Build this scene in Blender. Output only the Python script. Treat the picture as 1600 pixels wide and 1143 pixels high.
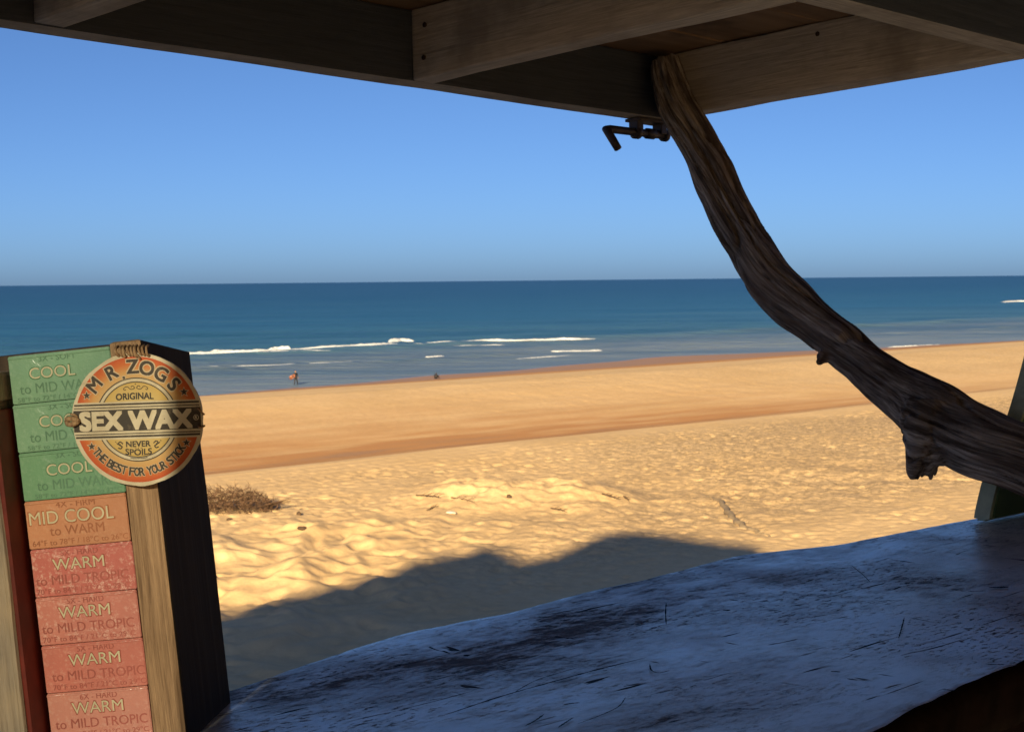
import bpy, bmesh, math, random
import numpy as np
from mathutils import Vector, Matrix, Euler

# ------------------------------------------------------------------ camera, sky, sun, exposure
sc = bpy.context.scene
for o in list(bpy.data.objects): bpy.data.objects.remove(o, do_unlink=True)
COL = sc.collection
R = math.radians
random.seed(5); rng = np.random.default_rng(5)

FPX = 2620.0                      # focal length in pixels of a 1600 px wide picture
PITCH, ROLL = R(-2.917), R(-0.573)
cam_d = bpy.data.cameras.new('camera'); cam = bpy.data.objects.new('camera', cam_d); COL.objects.link(cam)
cam_d.sensor_width = 36; cam_d.lens = 36 * FPX / 1600
cam_d.clip_start = 0.05; cam_d.clip_end = 90000
cam.matrix_world = Matrix.Rotation(R(90) + PITCH, 4, 'X') @ Matrix.Rotation(ROLL, 4, 'Z')
cam_d.dof.use_dof = True; cam_d.dof.focus_distance = 1.75; cam_d.dof.aperture_fstop = 42
sc.camera = cam

SUN_AZ, SUN_EL = R(10), R(16)      # sun stands behind the camera, a little to the left
world = bpy.data.worlds.new('World'); sc.world = world; world.use_nodes = True
wn = world.node_tree.nodes; wl = world.node_tree.links
bg = wn['Background']; sky = wn.new('ShaderNodeTexSky'); sky.sky_type = 'NISHITA'
sky.sun_disc = False; sky.sun_elevation = SUN_EL; sky.sun_rotation = R(180) + SUN_AZ
sky.altitude = 0; sky.air_density = 0.42; sky.dust_density = 0.75; sky.ozone_density = 4.8
wl.new(sky.outputs[0], bg.inputs[0]); bg.inputs[1].default_value = 0.05

sun_d = bpy.data.lights.new('sun', 'SUN'); sun_d.energy = 5.0; sun_d.angle = R(0.35); sun_d.color = (1, 0.75, 0.40)
sun = bpy.data.objects.new('sun', sun_d); COL.objects.link(sun)
SDIR = Vector((-math.sin(SUN_AZ) * math.cos(SUN_EL), -math.cos(SUN_AZ) * math.cos(SUN_EL), math.sin(SUN_EL)))  # towards the sun
sun.rotation_euler = (-SDIR).to_track_quat('-Z', 'Y').to_euler(); sun.location = SDIR * 50

vs = sc.view_settings; vs.view_transform = 'Standard'; vs.look = 'None'; vs.gamma = 1; vs.use_curve_mapping = False
vs.exposure = 1.17
sc.cycles.max_bounces = 8; sc.cycles.diffuse_bounces = 5; sc.cycles.transparent_max_bounces = 8

# ------------------------------------------------------------------ measuring helpers (where things stand)
FW = Vector((0, math.cos(PITCH), math.sin(PITCH))); UP0 = Vector((0, -math.sin(PITCH), math.cos(PITCH)))
RT = Vector((1, 0, 0)) * math.cos(ROLL) + UP0 * math.sin(ROLL)
UP = Vector((1, 0, 0)) * -math.sin(ROLL) + UP0 * math.cos(ROLL)
def ray(x, y): return FW + RT * ((x - 800) / FPX) + UP * ((571.5 - y) / FPX)
def at(x, y, d): return ray(x, y) * d
def onz(x, y, z):
    v = ray(x, y); return v * (z / v.z)
S2 = math.sqrt(0.5)
def uv2xy(u, v): return ((u - v) * S2, (u + v) * S2)      # u runs along the shore, v points out to sea

# ------------------------------------------------------------------ noise
def _h(ix, iy, iz, seed):
    h = (ix.astype(np.int64) * 374761393 + iy.astype(np.int64) * 668265263 + iz.astype(np.int64) * 2147483647 + seed * 1274126177) & 0xffffffff
    h = ((h ^ (h >> 13)) * 1274126177) & 0xffffffff
    h = ((h ^ (h >> 16)) * 2246822519) & 0xffffffff
    return ((h ^ (h >> 15)) & 0xffffff) / 16777216.0
def noise2(x, y, seed=0):
    x = np.asarray(x, float); y = np.asarray(y, float)
    ix, iy = np.floor(x), np.floor(y); fx, fy = x - ix, y - iy; z = np.zeros_like(ix)
    def g(a, b):
        t = _h(ix + a, iy + b, z, seed) * 2 * np.pi
        return np.cos(t) * (fx - a) + np.sin(t) * (fy - b)
    wx = fx * fx * fx * (fx * (fx * 6 - 15) + 10); wy = fy * fy * fy * (fy * (fy * 6 - 15) + 10)
    return ((g(0, 0) * (1 - wx) + g(1, 0) * wx) * (1 - wy) + (g(0, 1) * (1 - wx) + g(1, 1) * wx) * wy) * 1.4
def fbm2(x, y, o=4, seed=0):
    s = 0; a = 1
    for k in range(o):
        s = s + a * noise2(x * 2 ** k, y * 2 ** k, seed + k); a *= 0.5
    return s
def noise3(x, y, z, seed=0):
    ix, iy, iz = np.floor(x), np.floor(y), np.floor(z); fx, fy, fz = x - ix, y - iy, z - iz
    w = [f * f * (3 - 2 * f) for f in (fx, fy, fz)]; s = 0
    for a in (0, 1):
        for b in (0, 1):
            for c in (0, 1):
                s = s + (_h(ix + a, iy + b, iz + c, seed) * 2 - 1) * (w[0] if a else 1 - w[0]) * (w[1] if b else 1 - w[1]) * (w[2] if c else 1 - w[2])
    return s
def dimples(x, y, cell, seed, rmin, rmax, keep=1.0):
    """trodden sand: an uneven pit with a low rim in each cell"""
    ix, iy = np.floor(x / cell), np.floor(y / cell); z = np.zeros_like(ix); out = np.zeros_like(x)
    for a in (-1, 0, 1):
        for b in (-1, 0, 1):
            cx, cy = ix + a, iy + b
            px = (cx + _h(cx, cy, z, seed)) * cell; py = (cy + _h(cx, cy, z + 1, seed)) * cell
            t = _h(cx, cy, z + 2, seed) * np.pi; r = rmin + (rmax - rmin) * _h(cx, cy, z + 3, seed)
            on = (_h(cx, cy, z + 4, seed) < keep)
            dx, dy = x - px, y - py
            e = ((dx * np.cos(t) + dy * np.sin(t)) / r) ** 2 + ((-dx * np.sin(t) + dy * np.cos(t)) / (r * 0.55)) ** 2
            out += on * (r / rmax) * (-np.exp(-e * 1.3) + 0.32 * np.exp(-(np.sqrt(e) - 1.35) ** 2 * 5))
    return out
def sstep(a, b, x):
    t = np.clip((x - a) / (b - a), 0, 1); return t * t * (3 - 2 * t)

# ------------------------------------------------------------------ object helpers
def link(name, me, mat=None, parent=None, mw=None):
    o = bpy.data.objects.new(name, me); COL.objects.link(o)
    if mat is not None and me is not None and len(me.materials) == 0: me.materials.append(mat)
    if parent is not None: o.parent = parent
    if mw is not None:
        if parent is None: o.matrix_world = mw
        else: o.matrix_local = mw
    return o
def tag(o, label=None, cat=None, group=None, kind=None):
    if label: o['label'] = label
    if cat: o['category'] = cat
    if group: o['group'] = group
    if kind: o['kind'] = kind
    return o
def empty(name, mw):
    o = bpy.data.objects.new(name, None); COL.objects.link(o); o.matrix_world = mw; o.empty_display_size = 0.1; return o
def mesh_np(name, V, Fq, smooth=True):
    me = bpy.data.meshes.new(name); V = np.asarray(V, np.float32); Fq = np.asarray(Fq, np.int32); n = Fq.shape[1]
    me.vertices.add(len(V)); me.vertices.foreach_set('co', V.ravel())
    me.loops.add(Fq.size); me.loops.foreach_set('vertex_index', Fq.ravel())
    me.polygons.add(len(Fq)); me.polygons.foreach_set('loop_start', np.arange(0, Fq.size, n, dtype=np.int32))
    me.polygons.foreach_set('use_smooth', np.full(len(Fq), smooth))
    me.update(calc_edges=True); return me
def grid_faces(nr, nc):
    i = np.arange(nr - 1)[:, None] * nc + np.arange(nc - 1)[None, :]
    return np.stack([i, i + 1, i + nc + 1, i + nc], -1).reshape(-1, 4)
def bm_mesh(name, bm, smooth=False):
    me = bpy.data.meshes.new(name); bmesh.ops.recalc_face_normals(bm, faces=bm.faces); bm.to_mesh(me); bm.free()
    if smooth:
        for p in me.polygons: p.use_smooth = True
    return me
def beam_mesh(name, x0, x1, y0, y1, z0, z1, bev=0.003, rough=0.0015, seg=0.06, seed=1):
    """a sawn timber: subdivided along its length, edges worn and slightly wavy"""
    bm = bmesh.new(); bmesh.ops.create_cube(bm, size=1)
    for v in bm.verts: v.co = Vector(((x0 + x1) / 2 + v.co.x * (x1 - x0), (y0 + y1) / 2 + v.co.y * (y1 - y0), (z0 + z1) / 2 + v.co.z * (z1 - z0)))
    ext = (x1 - x0, y1 - y0, z1 - z0)
    if bev > 0: bmesh.ops.bevel(bm, geom=bm.edges[:], offset=bev, segments=2, affect='EDGES', profile=0.6)
    ax = int(np.argmax(ext)); n = int(min(60, ext[ax] / seg))
    lo = (x0, y0, z0)[ax]
    for k in range(1, n):
        co = Vector((0, 0, 0)); co[ax] = lo + ext[ax] * k / n; no = Vector((0, 0, 0)); no[ax] = 1
        bmesh.ops.bisect_plane(bm, geom=bm.verts[:] + bm.edges[:] + bm.faces[:], plane_co=co, plane_no=no)
    if rough > 0:
        P = np.array([v.co[:] for v in bm.verts])
        N = [noise3(P[:, 0] * 9 + 50 * s, P[:, 1] * 9 + seed * 7, P[:, 2] * 9, seed + s) for s in range(3)]
        for i, v in enumerate(bm.verts):
            v.co += Vector((N[0][i], N[1][i], N[2][i])) * rough
    return bm_mesh(name, bm)
def tube(bm, pts, rad, seg=10, cap=True):
    pts = [Vector(p) for p in pts]; rad = rad if hasattr(rad, '__len__') else [rad] * len(pts)
    rings = []; prev = None
    for i, p in enumerate(pts):
        t = (pts[min(i + 1, len(pts) - 1)] - pts[max(i - 1, 0)]).normalized()
        a = prev if prev is not None else (Vector((0, 0, 1)) if abs(t.z) < .9 else Vector((1, 0, 0)))
        a = (a - t * a.dot(t)).normalized(); prev = a; b = t.cross(a)
        rings.append([bm.verts.new(p + (a * math.cos(2 * math.pi * k / seg) + b * math.sin(2 * math.pi * k / seg)) * rad[i]) for k in range(seg)])
    for r0, r1 in zip(rings, rings[1:]):
        for k in range(seg): bm.faces.new((r0[k], r0[(k + 1) % seg], r1[(k + 1) % seg], r1[k]))
    if cap: bm.faces.new(rings[0][::-1]); bm.faces.new(rings[-1])
def catmull(pts, n):
    P = np.array(pts, float); P = np.vstack([2 * P[0] - P[1], P, 2 * P[-1] - P[-2]]); out = []
    for i in range(1, len(P) - 2):
        for k in range(n):
            t = k / n; a, b, c, d = P[i - 1:i + 3]
            out.append(.5 * (2 * b + (c - a) * t + (2 * a - 5 * b + 4 * c - d) * t * t + (3 * b - a - 3 * c + d) * t ** 3))
    out.append(P[-2]); return np.array(out)

# ------------------------------------------------------------------ materials
class NT:
    def __init__(s, name):
        s.m = bpy.data.materials.new(name); s.m.use_nodes = True; s.n = s.m.node_tree.nodes; s.l = s.m.node_tree.links
        s.b = s.n['Principled BSDF']; s.out = s.n['Material Output']
    def node(s, t, **kw):
        n = s.n.new(t)
        for k, v in kw.items():
            if k.startswith('i_'): n.inputs[k[2:].replace('_', ' ')].default_value = v
            else: setattr(n, k, v)
        return n
    def put(s, sock, v):
        if hasattr(v, 'is_linked') or hasattr(v, 'links'): s.l.new(v, sock)
        else: sock.default_value = v
    def coord(s, scale=(1, 1, 1), kind='Object', rot=(0, 0, 0), loc=(0, 0, 0)):
        tc = s.n.new('ShaderNodeTexCoord'); mp = s.n.new('ShaderNodeMapping')
        mp.inputs['Scale'].default_value = scale; mp.inputs['Rotation'].default_value = rot; mp.inputs['Location'].default_value = loc
        s.l.new(tc.outputs[kind], mp.inputs['Vector']); return mp.outputs[0]
    def attr(s, name, scale=None):
        a = s.n.new('ShaderNodeAttribute'); a.attribute_name = name
        if scale is None: return a
        mp = s.n.new('ShaderNodeMapping'); mp.inputs['Scale'].default_value = scale; s.l.new(a.outputs['Vector'], mp.inputs['Vector']); return mp.outputs[0]
    def noise(s, vec, scale=5, detail=6, rough=.6, dist=0):
        n = s.node('ShaderNodeTexNoise'); n.inputs['Scale'].default_value = scale; n.inputs['Detail'].default_value = detail
        n.inputs['Roughness'].default_value = rough; n.inputs['Distortion'].default_value = dist
        if vec is not None: s.l.new(vec, n.inputs['Vector'])
        return n.outputs['Fac']
    def ramp(s, fac, stops, interp='LINEAR'):
        r = s.n.new('ShaderNodeValToRGB'); s.put(r.inputs[0], fac); cr = r.color_ramp; cr.interpolation = interp
        while len(cr.elements) < len(stops): cr.elements.new(0.5)
        for e, (p, c) in zip(cr.elements, stops):
            e.position = p; e.color = (c, c, c, 1) if not hasattr(c, '__len__') else (*c[:3], 1)
        return r.outputs[0]
    def mix(s, fac, a, b, mode='MIX'):
        n = s.n.new('ShaderNodeMix'); n.data_type = 'RGBA'; n.blend_type = mode
        s.put(n.inputs[0], fac)
        for k, v in ((6, a), (7, b)):
            if hasattr(v, 'links'): s.l.new(v, n.inputs[k])
            else: n.inputs[k].default_value = (*v[:3], 1) if hasattr(v, '__len__') else (v, v, v, 1)
        return n.outputs[2]
    def math(s, op, a, b=None, c=None, clamp=False):
        n = s.n.new('ShaderNodeMath'); n.operation = op; n.use_clamp = clamp
        for k, v in enumerate((a, b, c)):
            if v is not None: s.put(n.inputs[k], v)
        return n.outputs[0]
    def bump(s, h, strength=.5, dist=.01, normal=None):
        n = s.n.new('ShaderNodeBump'); n.inputs['Strength'].default_value = strength; n.inputs['Distance'].default_value = dist
        s.l.new(h, n.inputs['Height'])
        if normal is not None: s.l.new(normal, n.inputs['Normal'])
        return n.outputs[0]
    def set(s, color=None, rough=None, normal=None, spec=None, metal=None):
        for k, v in (('Base Color', color), ('Roughness', rough), ('Normal', normal), ('Specular IOR Level', spec), ('Metallic', metal)):
            if v is None: continue
            if hasattr(v, 'links'): s.l.new(v, s.b.inputs[k])
            else: s.b.inputs[k].default_value = (*v[:3], 1) if k == 'Base Color' else v
        return s.m

def wood(name, dark, light, axis=0, freq=60, rough=.8, bumps=.6, dist=.002, stain=None):
    m = NT(name); sc_ = [1, 1, 1]; sc_[axis] = .035
    v = m.coord(sc_); g = m.noise(v, freq, 6, .65, .6); g2 = m.noise(v, freq * 4, 3, .6)
    big = m.noise(m.coord(), 3, 3, .5)
    gg = m.math('ADD', m.math('MULTIPLY', g, .7), m.math('MULTIPLY', g2, .3))
    c = m.ramp(gg, [(.33, dark), (.62, light)])
    c = m.mix(m.ramp(big, [(.35, .0), (.7, .45)]), c, tuple(x * .55 for x in light))
    if stain: c = m.mix(m.ramp(m.noise(m.coord(), 7, 4, .6), [(.5, 0), (.65, .7)]), c, stain)
    return m.set(c, rough, m.bump(gg, bumps, dist), .25)
def plain(name, col, rough=.6, var=.15, scale=40, spec=.3, bumps=.1, dist=.0008, metal=None):
    m = NT(name); n = m.noise(m.coord(), scale, 5, .6)
    c = m.mix(m.ramp(n, [(.35, 0), (.7, 1)]), tuple(x * (1 - var) for x in col), tuple(min(1, x * (1 + var)) for x in col))
    return m.set(c, rough, m.bump(n, bumps, dist), spec, metal)

# sand: dry, damp and wet sand are told apart by the 'damp' attribute of the beach
def sand_material():
    m = NT('sand'); w = m.coord()
    n1 = m.noise(w, .12, 4, .55); n2 = m.noise(w, 2.2, 5, .6); n3 = m.noise(w, 11, 5, .7); n4 = m.noise(w, 3.6, 4, .65, .5)
    dry = m.ramp(n1, [(.35, (.75, .535, .29)), (.65, (.83, .61, .35))])
    dry = m.mix(m.ramp(n2, [(.36, .35), (.56, 0)]), dry, (.60, .43, .235))
    # trodden ground: dark blotches in place of the shade in footprints
    tr = m.attr('tread_shade').outputs['Fac']
    dry = m.mix(m.math('MULTIPLY', m.ramp(n4, [(.45, 1), (.52, 0)]), tr), dry, (.42, .305, .18))
    dry = m.mix(m.math('MULTIPLY', m.ramp(m.noise(w, 1.5, 3, .6), [(.42, .6), (.54, 0)]), tr), dry, (.50, .365, .22))
    da = m.attr('damp').outputs['Fac']
    c = m.mix(m.ramp(da, [(0, 0), (.5, 1)]), dry, (.55, .29, .125))
    c = m.mix(m.ramp(da, [(.55, 0), (1, 1)]), c, (.36, .24, .145))
    rough = m.ramp(da, [(.6, .95), (.9, .45), (1, .18)])
    h = m.math('ADD', m.math('MULTIPLY', n2, .7), m.math('MULTIPLY', n3, .30))
    return m.set(c, rough, m.bump(h, .42, .12), m.ramp(da, [(.7, .2), (1, .5)]))
M = {}
M['sand'] = sand_material()

# ------------------------------------------------------------------ the beach and the added dune
# crest of an added, unseen dune behind the hut, shaped to throw the shade on the beach
tanE = math.tan(SUN_EL); SH = Vector((-math.sin(SUN_AZ), -math.cos(SUN_AZ), 0)); VR = -45.0
su = (SH.x + SH.y) * S2; sv = (SH.y - SH.x) * S2
ru, rz = [], []
for px, py in [(-900, 1200), (-400, 1100), (100, 1005), (350, 948), (450, 925), (500, 914), (560, 903), (610, 890), (640, 880), (700, 868), (735, 861), (775, 850), (798, 863), (822, 874), (848, 869), (880, 860), (915, 846), (950, 834), (1000, 828), (1060, 836), (1100, 842), (1150, 848), (1178, 851), (1200, 853)]:
    p = onz(px, py, -9.0); u, v = (p.x + p.y) * S2, (p.y - p.x) * S2; t = (VR - v) / sv
    ru.append(u + t * su); rz.append(-9.0 + t * tanE)
ug = .70 + (VR - 1.14) / sv * su                          # gap cut in the added crest so the sun reaches the display
ru += [ug - 1.2, ug + 3, ug + 12, ug + 60, ug + 200]; rz += [19.5, 17.5, 14, 11, 9]
o_ = np.argsort(ru); ru = np.array(ru)[o_]; rz = np.array(rz)[o_]
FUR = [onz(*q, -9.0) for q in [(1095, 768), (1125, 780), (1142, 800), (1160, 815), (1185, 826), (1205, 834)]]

def waterline(u): return 139 + 12 * np.exp(-((u - 180) / 48) ** 2) + 1.2 * np.sin(u / 9.0) + .7 * np.sin(u / 4.1 + 1)
def profile(u, v):
    wob = fbm2(u / 30, v / 30, 3, 11)
    z = np.interp(v, [-14, -5, 3, 4.2, 9, 18, 27, 33, 60, 66, 71, 76, 100, 128], [-1.2, 0, 0, -.3, -3.1, -6.2, -7.3, -7.5, -7.5, -7.55, -8.05, -8.0, -6.95, -8.75])
    zz = -1.5 + z
    vw = waterline(u); sl = np.clip((v - 128) / np.maximum(vw - 128, 1), 0, 8)
    zz = np.where(v > 128, -10.25 - .75 * np.minimum(sl, 1) - .45 * np.maximum(sl - 1, 0), zz)
    return zz, wob
def terrain(x, y, fine=True):
    x = np.asarray(x, float); y = np.asarray(y, float); u = (x + y) * S2; v = (y - x) * S2
    z, wob = profile(u, v)
    flat = sstep(24, 36, v) * (1 - sstep(118, 130, v)); d = np.hypot(x, y)
    z = z + .22 * wob * sstep(10, 36, v) * (1 - sstep(60, 75, v)) + .12 * fbm2(u / 40, v / 10, 2, 5) * sstep(74, 90, v) * (1 - sstep(112, 128, v))
    # the low mound of loose sand with debris on it
    c = onz(815, 772, -9.0)
    mx, my = (x - c.x), (y - c.y)
    mound = np.exp(-((mx / 4.2) ** 4) - ((my / 3.4) ** 2)) * (.75 + .35 * fbm2(x / 2.2, y / 2.2, 3, 21)); z = z + 1.0 * mound
    # heaped loose sand at the dune's foot (left), trodden flat sand (right)
    loose = sstep(2, -8, x + (y - 50) * .1) * sstep(28, 34, v) * (1 - sstep(46, 55, v)); loose = np.clip(loose + .4 * sstep(34, 40, v) * (1 - sstep(44, 50, v)), 0, 1)
    z = z + .36 * loose * fbm2(x / 2.4 + .4 * noise2(x / 3, y / 3, 3), y / 4.2, 3, 31)
    if fine:
        tread = sstep(26, 38, v) * (1 - sstep(60, 67, v)) * (1 - .8 * loose)
        patch = .75 + .6 * fbm2(x / 7, y / 7, 2, 9)
        wx = x + .2 * noise2(x * 1.6, y * 1.6, 71); wy = y + .2 * noise2(x * 1.6, y * 1.6, 72)
        z = z + tread * np.clip(patch, .25, 1.3) * (.105 * dimples(wx, wy, .80, 41, .20, .42, .9) + .070 * dimples(wx, wy, .55, 47, .13, .28, .65))
        z = z + .13 * loose * dimples(wx, wy, 1.6, 43, .35, .75, .75)
        z = z + tread * .028 * fbm2(x / .55, y / .55, 2, 55)
        berm = sstep(72, 84, v) * (1 - sstep(118, 128, v))
        z = z + berm * (.09 * dimples(x, y, 1.5, 44, .16, .34, .35) + .03 * fbm2(x / 1.6, y / 2.6, 2, 58)) * (.4 + sstep(60, 130, u))
        # wheel ruts along the foot of the berm
        rut = sstep(55, 59, v) * (1 - sstep(67, 71, v)); vv = v + .4 * noise2(u / 14, v / 9, 61)
        z = z + rut * .020 * np.sin(vv * 2 * math.pi / 1.15) * (.6 + .6 * noise2(u / 6, v / 3, 62))
        # furrow dragged through the sand
        dm = np.full(x.shape, 9.0)
        for a, b in zip(FUR, FUR[1:]):
            ex, ey = b.x - a.x, b.y - a.y; t = np.clip(((x - a.x) * ex + (y - a.y) * ey) / (ex * ex + ey * ey), 0, 1)
            dm = np.minimum(dm, np.hypot(x - a.x - t * ex, y - a.y - t * ey))
        dm = dm + .12 * noise2(x * 2, y * 2, 66)
        z = z - .05 * np.exp(-(dm / .45) ** 2)
    return z
th = np.concatenate([np.linspace(-math.pi, -.40, 70), np.linspace(-.37, .37, 560), np.linspace(.40, math.pi, 70)])
rr = np.concatenate([np.geomspace(.35, 27, 70), np.geomspace(27.2, 150, 640), np.geomspace(151, 330, 90), np.geomspace(340, 900, 24)])
A, Q = np.meshgrid(th, rr); X, Y = Q * np.sin(A), Q * np.cos(A)
Z = terrain(X, Y)
beach_me = mesh_np('beach', np.stack([X, Y, Z], -1).reshape(-1, 3), grid_faces(len(rr), len(th))[:, ::-1])
U_, V_ = (X + Y) * S2, (Y - X) * S2
nz = fbm2(U_ / 18, V_ / 4, 3, 81)
nz2 = fbm2(U_ / 9, V_ / 1.6, 4, 83); e_ = V_ - 67.6 - .8 * nz
damp = .60 * sstep(-.6, .9, e_) * np.exp(-np.maximum(e_ - 4, 0) / (11 - 4 * sstep(70, 140, U_))) * np.clip(.95 + .5 * nz2 + .25 * nz, .2, 1.3) * (1 - .6 * sstep(70, 140, U_))
damp = np.maximum(damp, np.clip(.5 + .5 * (V_ - 129 + 1.5 * nz) / 6, 0, .85) * (V_ > 125.5))
damp = np.maximum(damp, .95 * sstep(-6, -.5, V_ - waterline(U_)))
at_ = beach_me.attributes.new('damp', 'FLOAT', 'POINT'); at_.data.foreach_set('value', damp.astype(np.float32).ravel())
tread_shade = sstep(33, 40, V_) * (1 - sstep(58, 66, V_)) * np.clip(.15 + .85 * sstep(-6, 14, X + .6 * fbm2(X / 4, Y / 6, 2, 85) * 6), 0, 1)
tread_shade = np.maximum(tread_shade, .35 * sstep(76, 86, V_) * (1 - sstep(100, 112, V_)) * sstep(70, 150, U_))
at_ = beach_me.attributes.new('tread_shade', 'FLOAT', 'POINT'); at_.data.foreach_set('value', tread_shade.astype(np.float32).ravel())
tag(link('beach', beach_me, M['sand']), 'golden sand beach with trodden flat and smooth berm', kind='structure')
dun, dvn = np.arange(ru[3] - 60, ug + 110, .25), np.concatenate([np.geomspace(-300, -45.4, 60), np.arange(-45, -5.9, 1.0)])
DU, DV = np.meshgrid(dun, dvn); hc_ = np.interp(DU - (DV - VR) * su / sv, ru, rz)
DZ = np.where(DV < VR, hc_ * (1 - .9 * np.clip((VR - DV) / 45, 0, 1)), -1.7 + (hc_ + 1.7) * np.clip((DV + 6) / (VR + 6), 0, 1) ** 1.12)
shade_dune = mesh_np('shade_dune', np.stack([(DU - DV) * S2, (DU + DV) * S2, DZ], -1).reshape(-1, 3), grid_faces(len(dvn), len(dun)))
shade_dune.attributes.new('damp', 'FLOAT', 'POINT'); tag(link('shade_dune', shade_dune, M['sand']), 'unseen ridge of sand added behind the hut to shade the beach', kind='structure')
def ground(x, y): return float(terrain(np.array([x]), np.array([y]))[0])
def hit(px, py):
    """where the line of sight through a point of the picture meets the sand"""
    v = ray(px, py); t = np.geomspace(20, 400, 6000); h = terrain(v.x * t, v.y * t, False)
    k = int(np.argmax(v.z * t < h)); return Vector((v.x * t[k], v.y * t[k], ground(v.x * t[k], v.y * t[k])))

# ------------------------------------------------------------------ the sea
def sea_material():
    m = NT('sea_water')
    tc = m.node('ShaderNodeTexCoord'); mp = m.node('ShaderNodeMapping'); mp.inputs['Rotation'].default_value = (0, 0, R(-45))
    m.l.new(tc.outputs['Object'], mp.inputs['Vector'])           # x along the shore, y out to sea
    sep = m.node('ShaderNodeSeparateXYZ'); m.l.new(mp.outputs[0], sep.inputs[0])
    wn_ = m.noise(m.coord((.004, .03, 1), rot=(0, 0, R(-45))), 1, 4, .6)
    vv = m.math('ADD', sep.outputs[1], m.math('MULTIPLY', m.math('SUBTRACT', wn_, .5), 55))
    f = m.math('LOGARITHM', m.math('DIVIDE', m.math('MAXIMUM', vv, 130), 130), 10)   # 0 at 130 m, 1 at 1300 m, 2 at 13 km
    body = m.ramp(m.math('MULTIPLY', f, .5), [(0.0, (.25, .30, .33)), (.085, (.18, .24, .28)), (.12, (.055, .165, .255)), (.22, (.020, .122, .24)), (.42, (.007, .074, .17)), (.8, (.004, .050, .13))])
    streak = m.noise(m.coord((.0018, .03, 1), rot=(0, 0, R(-45))), 1, 5, .65)
    body = m.mix(m.ramp(streak, [(.38, .6), (.58, 0)]), body, (.006, .075, .16))
    body = m.mix(m.ramp(m.noise(m.coord((.006, .07, 1), rot=(0, 0, R(-45)), loc=(5, 2, 0)), 1, 5, .7), [(.52, 0), (.68, .4)]), body, (.10, .22, .29))
    r1 = m.noise(m.coord((.03, .16, 1), rot=(0, 0, R(-45))), 1, 6, .6, .4); r2 = m.noise(m.coord((.5, 1.3, 1), rot=(0, 0, R(-35))), 1, 4, .6)
    nb = m.bump(m.math('ADD', m.math('MULTIPLY', r1, 1.2), m.math('MULTIPLY', r2, .25)), 1.0, 1.0)
    return m.set(body, .32, nb, .06)
M['sea'] = sea_material()
th = np.concatenate([np.linspace(-math.pi / 1.6, -.40, 24), np.linspace(-.37, .37, 420), np.linspace(.40, math.pi / 1.4, 24)])
rr = np.concatenate([np.geomspace(90, 420, 420), np.geomspace(424, 60000, 130)])
A, Q = np.meshgrid(th, rr); X, Y = Q * np.sin(A), Q * np.cos(A); U_, V_ = (X + Y) * S2, (Y - X) * S2
def sea_h(x, y):
    u, v = (x + y) * S2, (y - x) * S2; q = np.hypot(x, y); W = v + 7 * noise2(u / 70, v / 60, 91)
    amp = sstep(146, 175, v) * (1 - .75 * sstep(260, 700, q))
    sw = amp * (.20 * np.sin(W * 2 * math.pi / 23) + .13 * np.sin(W * 2 * math.pi / 34 + 1)) * (.6 + .7 * noise2(u / 45, v / 25, 92)) + amp * .10 * fbm2(u / 9, v / 3.5, 2, 93)
    # the two swells that are breaking rise higher
    for v0, h, w in ((212, .35, 4.0), (176, .35, 3.0)):
        vc = v0 + 5 * noise2(u / 60, u * 0 + v0, 95); s = v - vc
        sw = sw + h * np.where(s > 0, np.exp(-(s / (w * 1.6)) ** 2), np.exp(-(s / (w * .6)) ** 2)) * np.clip(.7 + .8 * noise2(u / 35, u * 0 + v0 + 3, 96), .1, 1.3)
    return -11.0 + sw
Z = sea_h(X, Y)
sea = link('sea', mesh_np('sea', np.stack([X, Y, Z], -1).reshape(-1, 3), grid_faces(len(rr), len(th))[:, ::-1]), M['sea'])
tag(sea, 'blue ocean reaching to the horizon', kind='structure')

def foam_material():
    m = NT('foam'); n = m.noise(m.coord(), 1.2, 5, .7)
    return m.set(m.ramp(n, [(.3, (.62, .68, .76)), (.65, (.80, .86, .93))]), .9, m.bump(n, .6, .3), .2)
M['foam'] = foam_material()
def foam(pts, h, depth, seed, ragged=.5):
    """white water along a breaking crest: a lumpy roll that thins out and breaks up at its ends"""
    P = catmull([[*onz(a, b, -11.0)] for a, b in pts], 40); n = len(P); V = []; ns = 9
    s = np.concatenate([[0], np.cumsum(np.linalg.norm(np.diff(P, axis=0), axis=1))]); L = s[-1]
    t = np.linspace(0, 1, n); env = np.clip(np.minimum(t, 1 - t) * 9, 0, 1) ** .6
    hh = .45 * h * env * np.clip(.65 + ragged * 1.1 * fbm2(s / 11, s * 0 + seed, 3, seed), .08, 1.6)
    sh = sea_h(P[:, 0], P[:, 1]); nA = noise2(s / 4, s * 0 + seed + .5, seed + 2); nB = noise2(s[:, None] * 1.3, np.arange(ns)[None] * .9 + s[:, None] * 0, seed + 5)
    for i in range(n):
        tg = P[min(i + 1, n - 1)] - P[max(i - 1, 0)]; tg /= np.linalg.norm(tg); pr = np.array([-tg[1], tg[0], 0])
        if pr @ np.array([-S2, S2, 0]) < 0: pr = -pr
        for k in range(ns):
            a = k / (ns - 1); off = (a - .5) * depth * env[i] * (.7 + .6 * nA[i]); 
            z = hh[i] * math.sin(math.pi * a) ** .7 * (1 + .35 * nB[i, k]) - .35
            q = P[i] + pr * off; q[2] = sh[i] + z + .30; V.append(q)
    o = link('foam_crest', mesh_np('foam_crest', V, grid_faces(n, ns)), M['foam'], sea); return o
foam([(200, 553), (310, 551), (360, 549), (420, 548), (470, 546), (540, 544), (600, 541), (625, 540)], 1.15, 3.4, 1)
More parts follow.
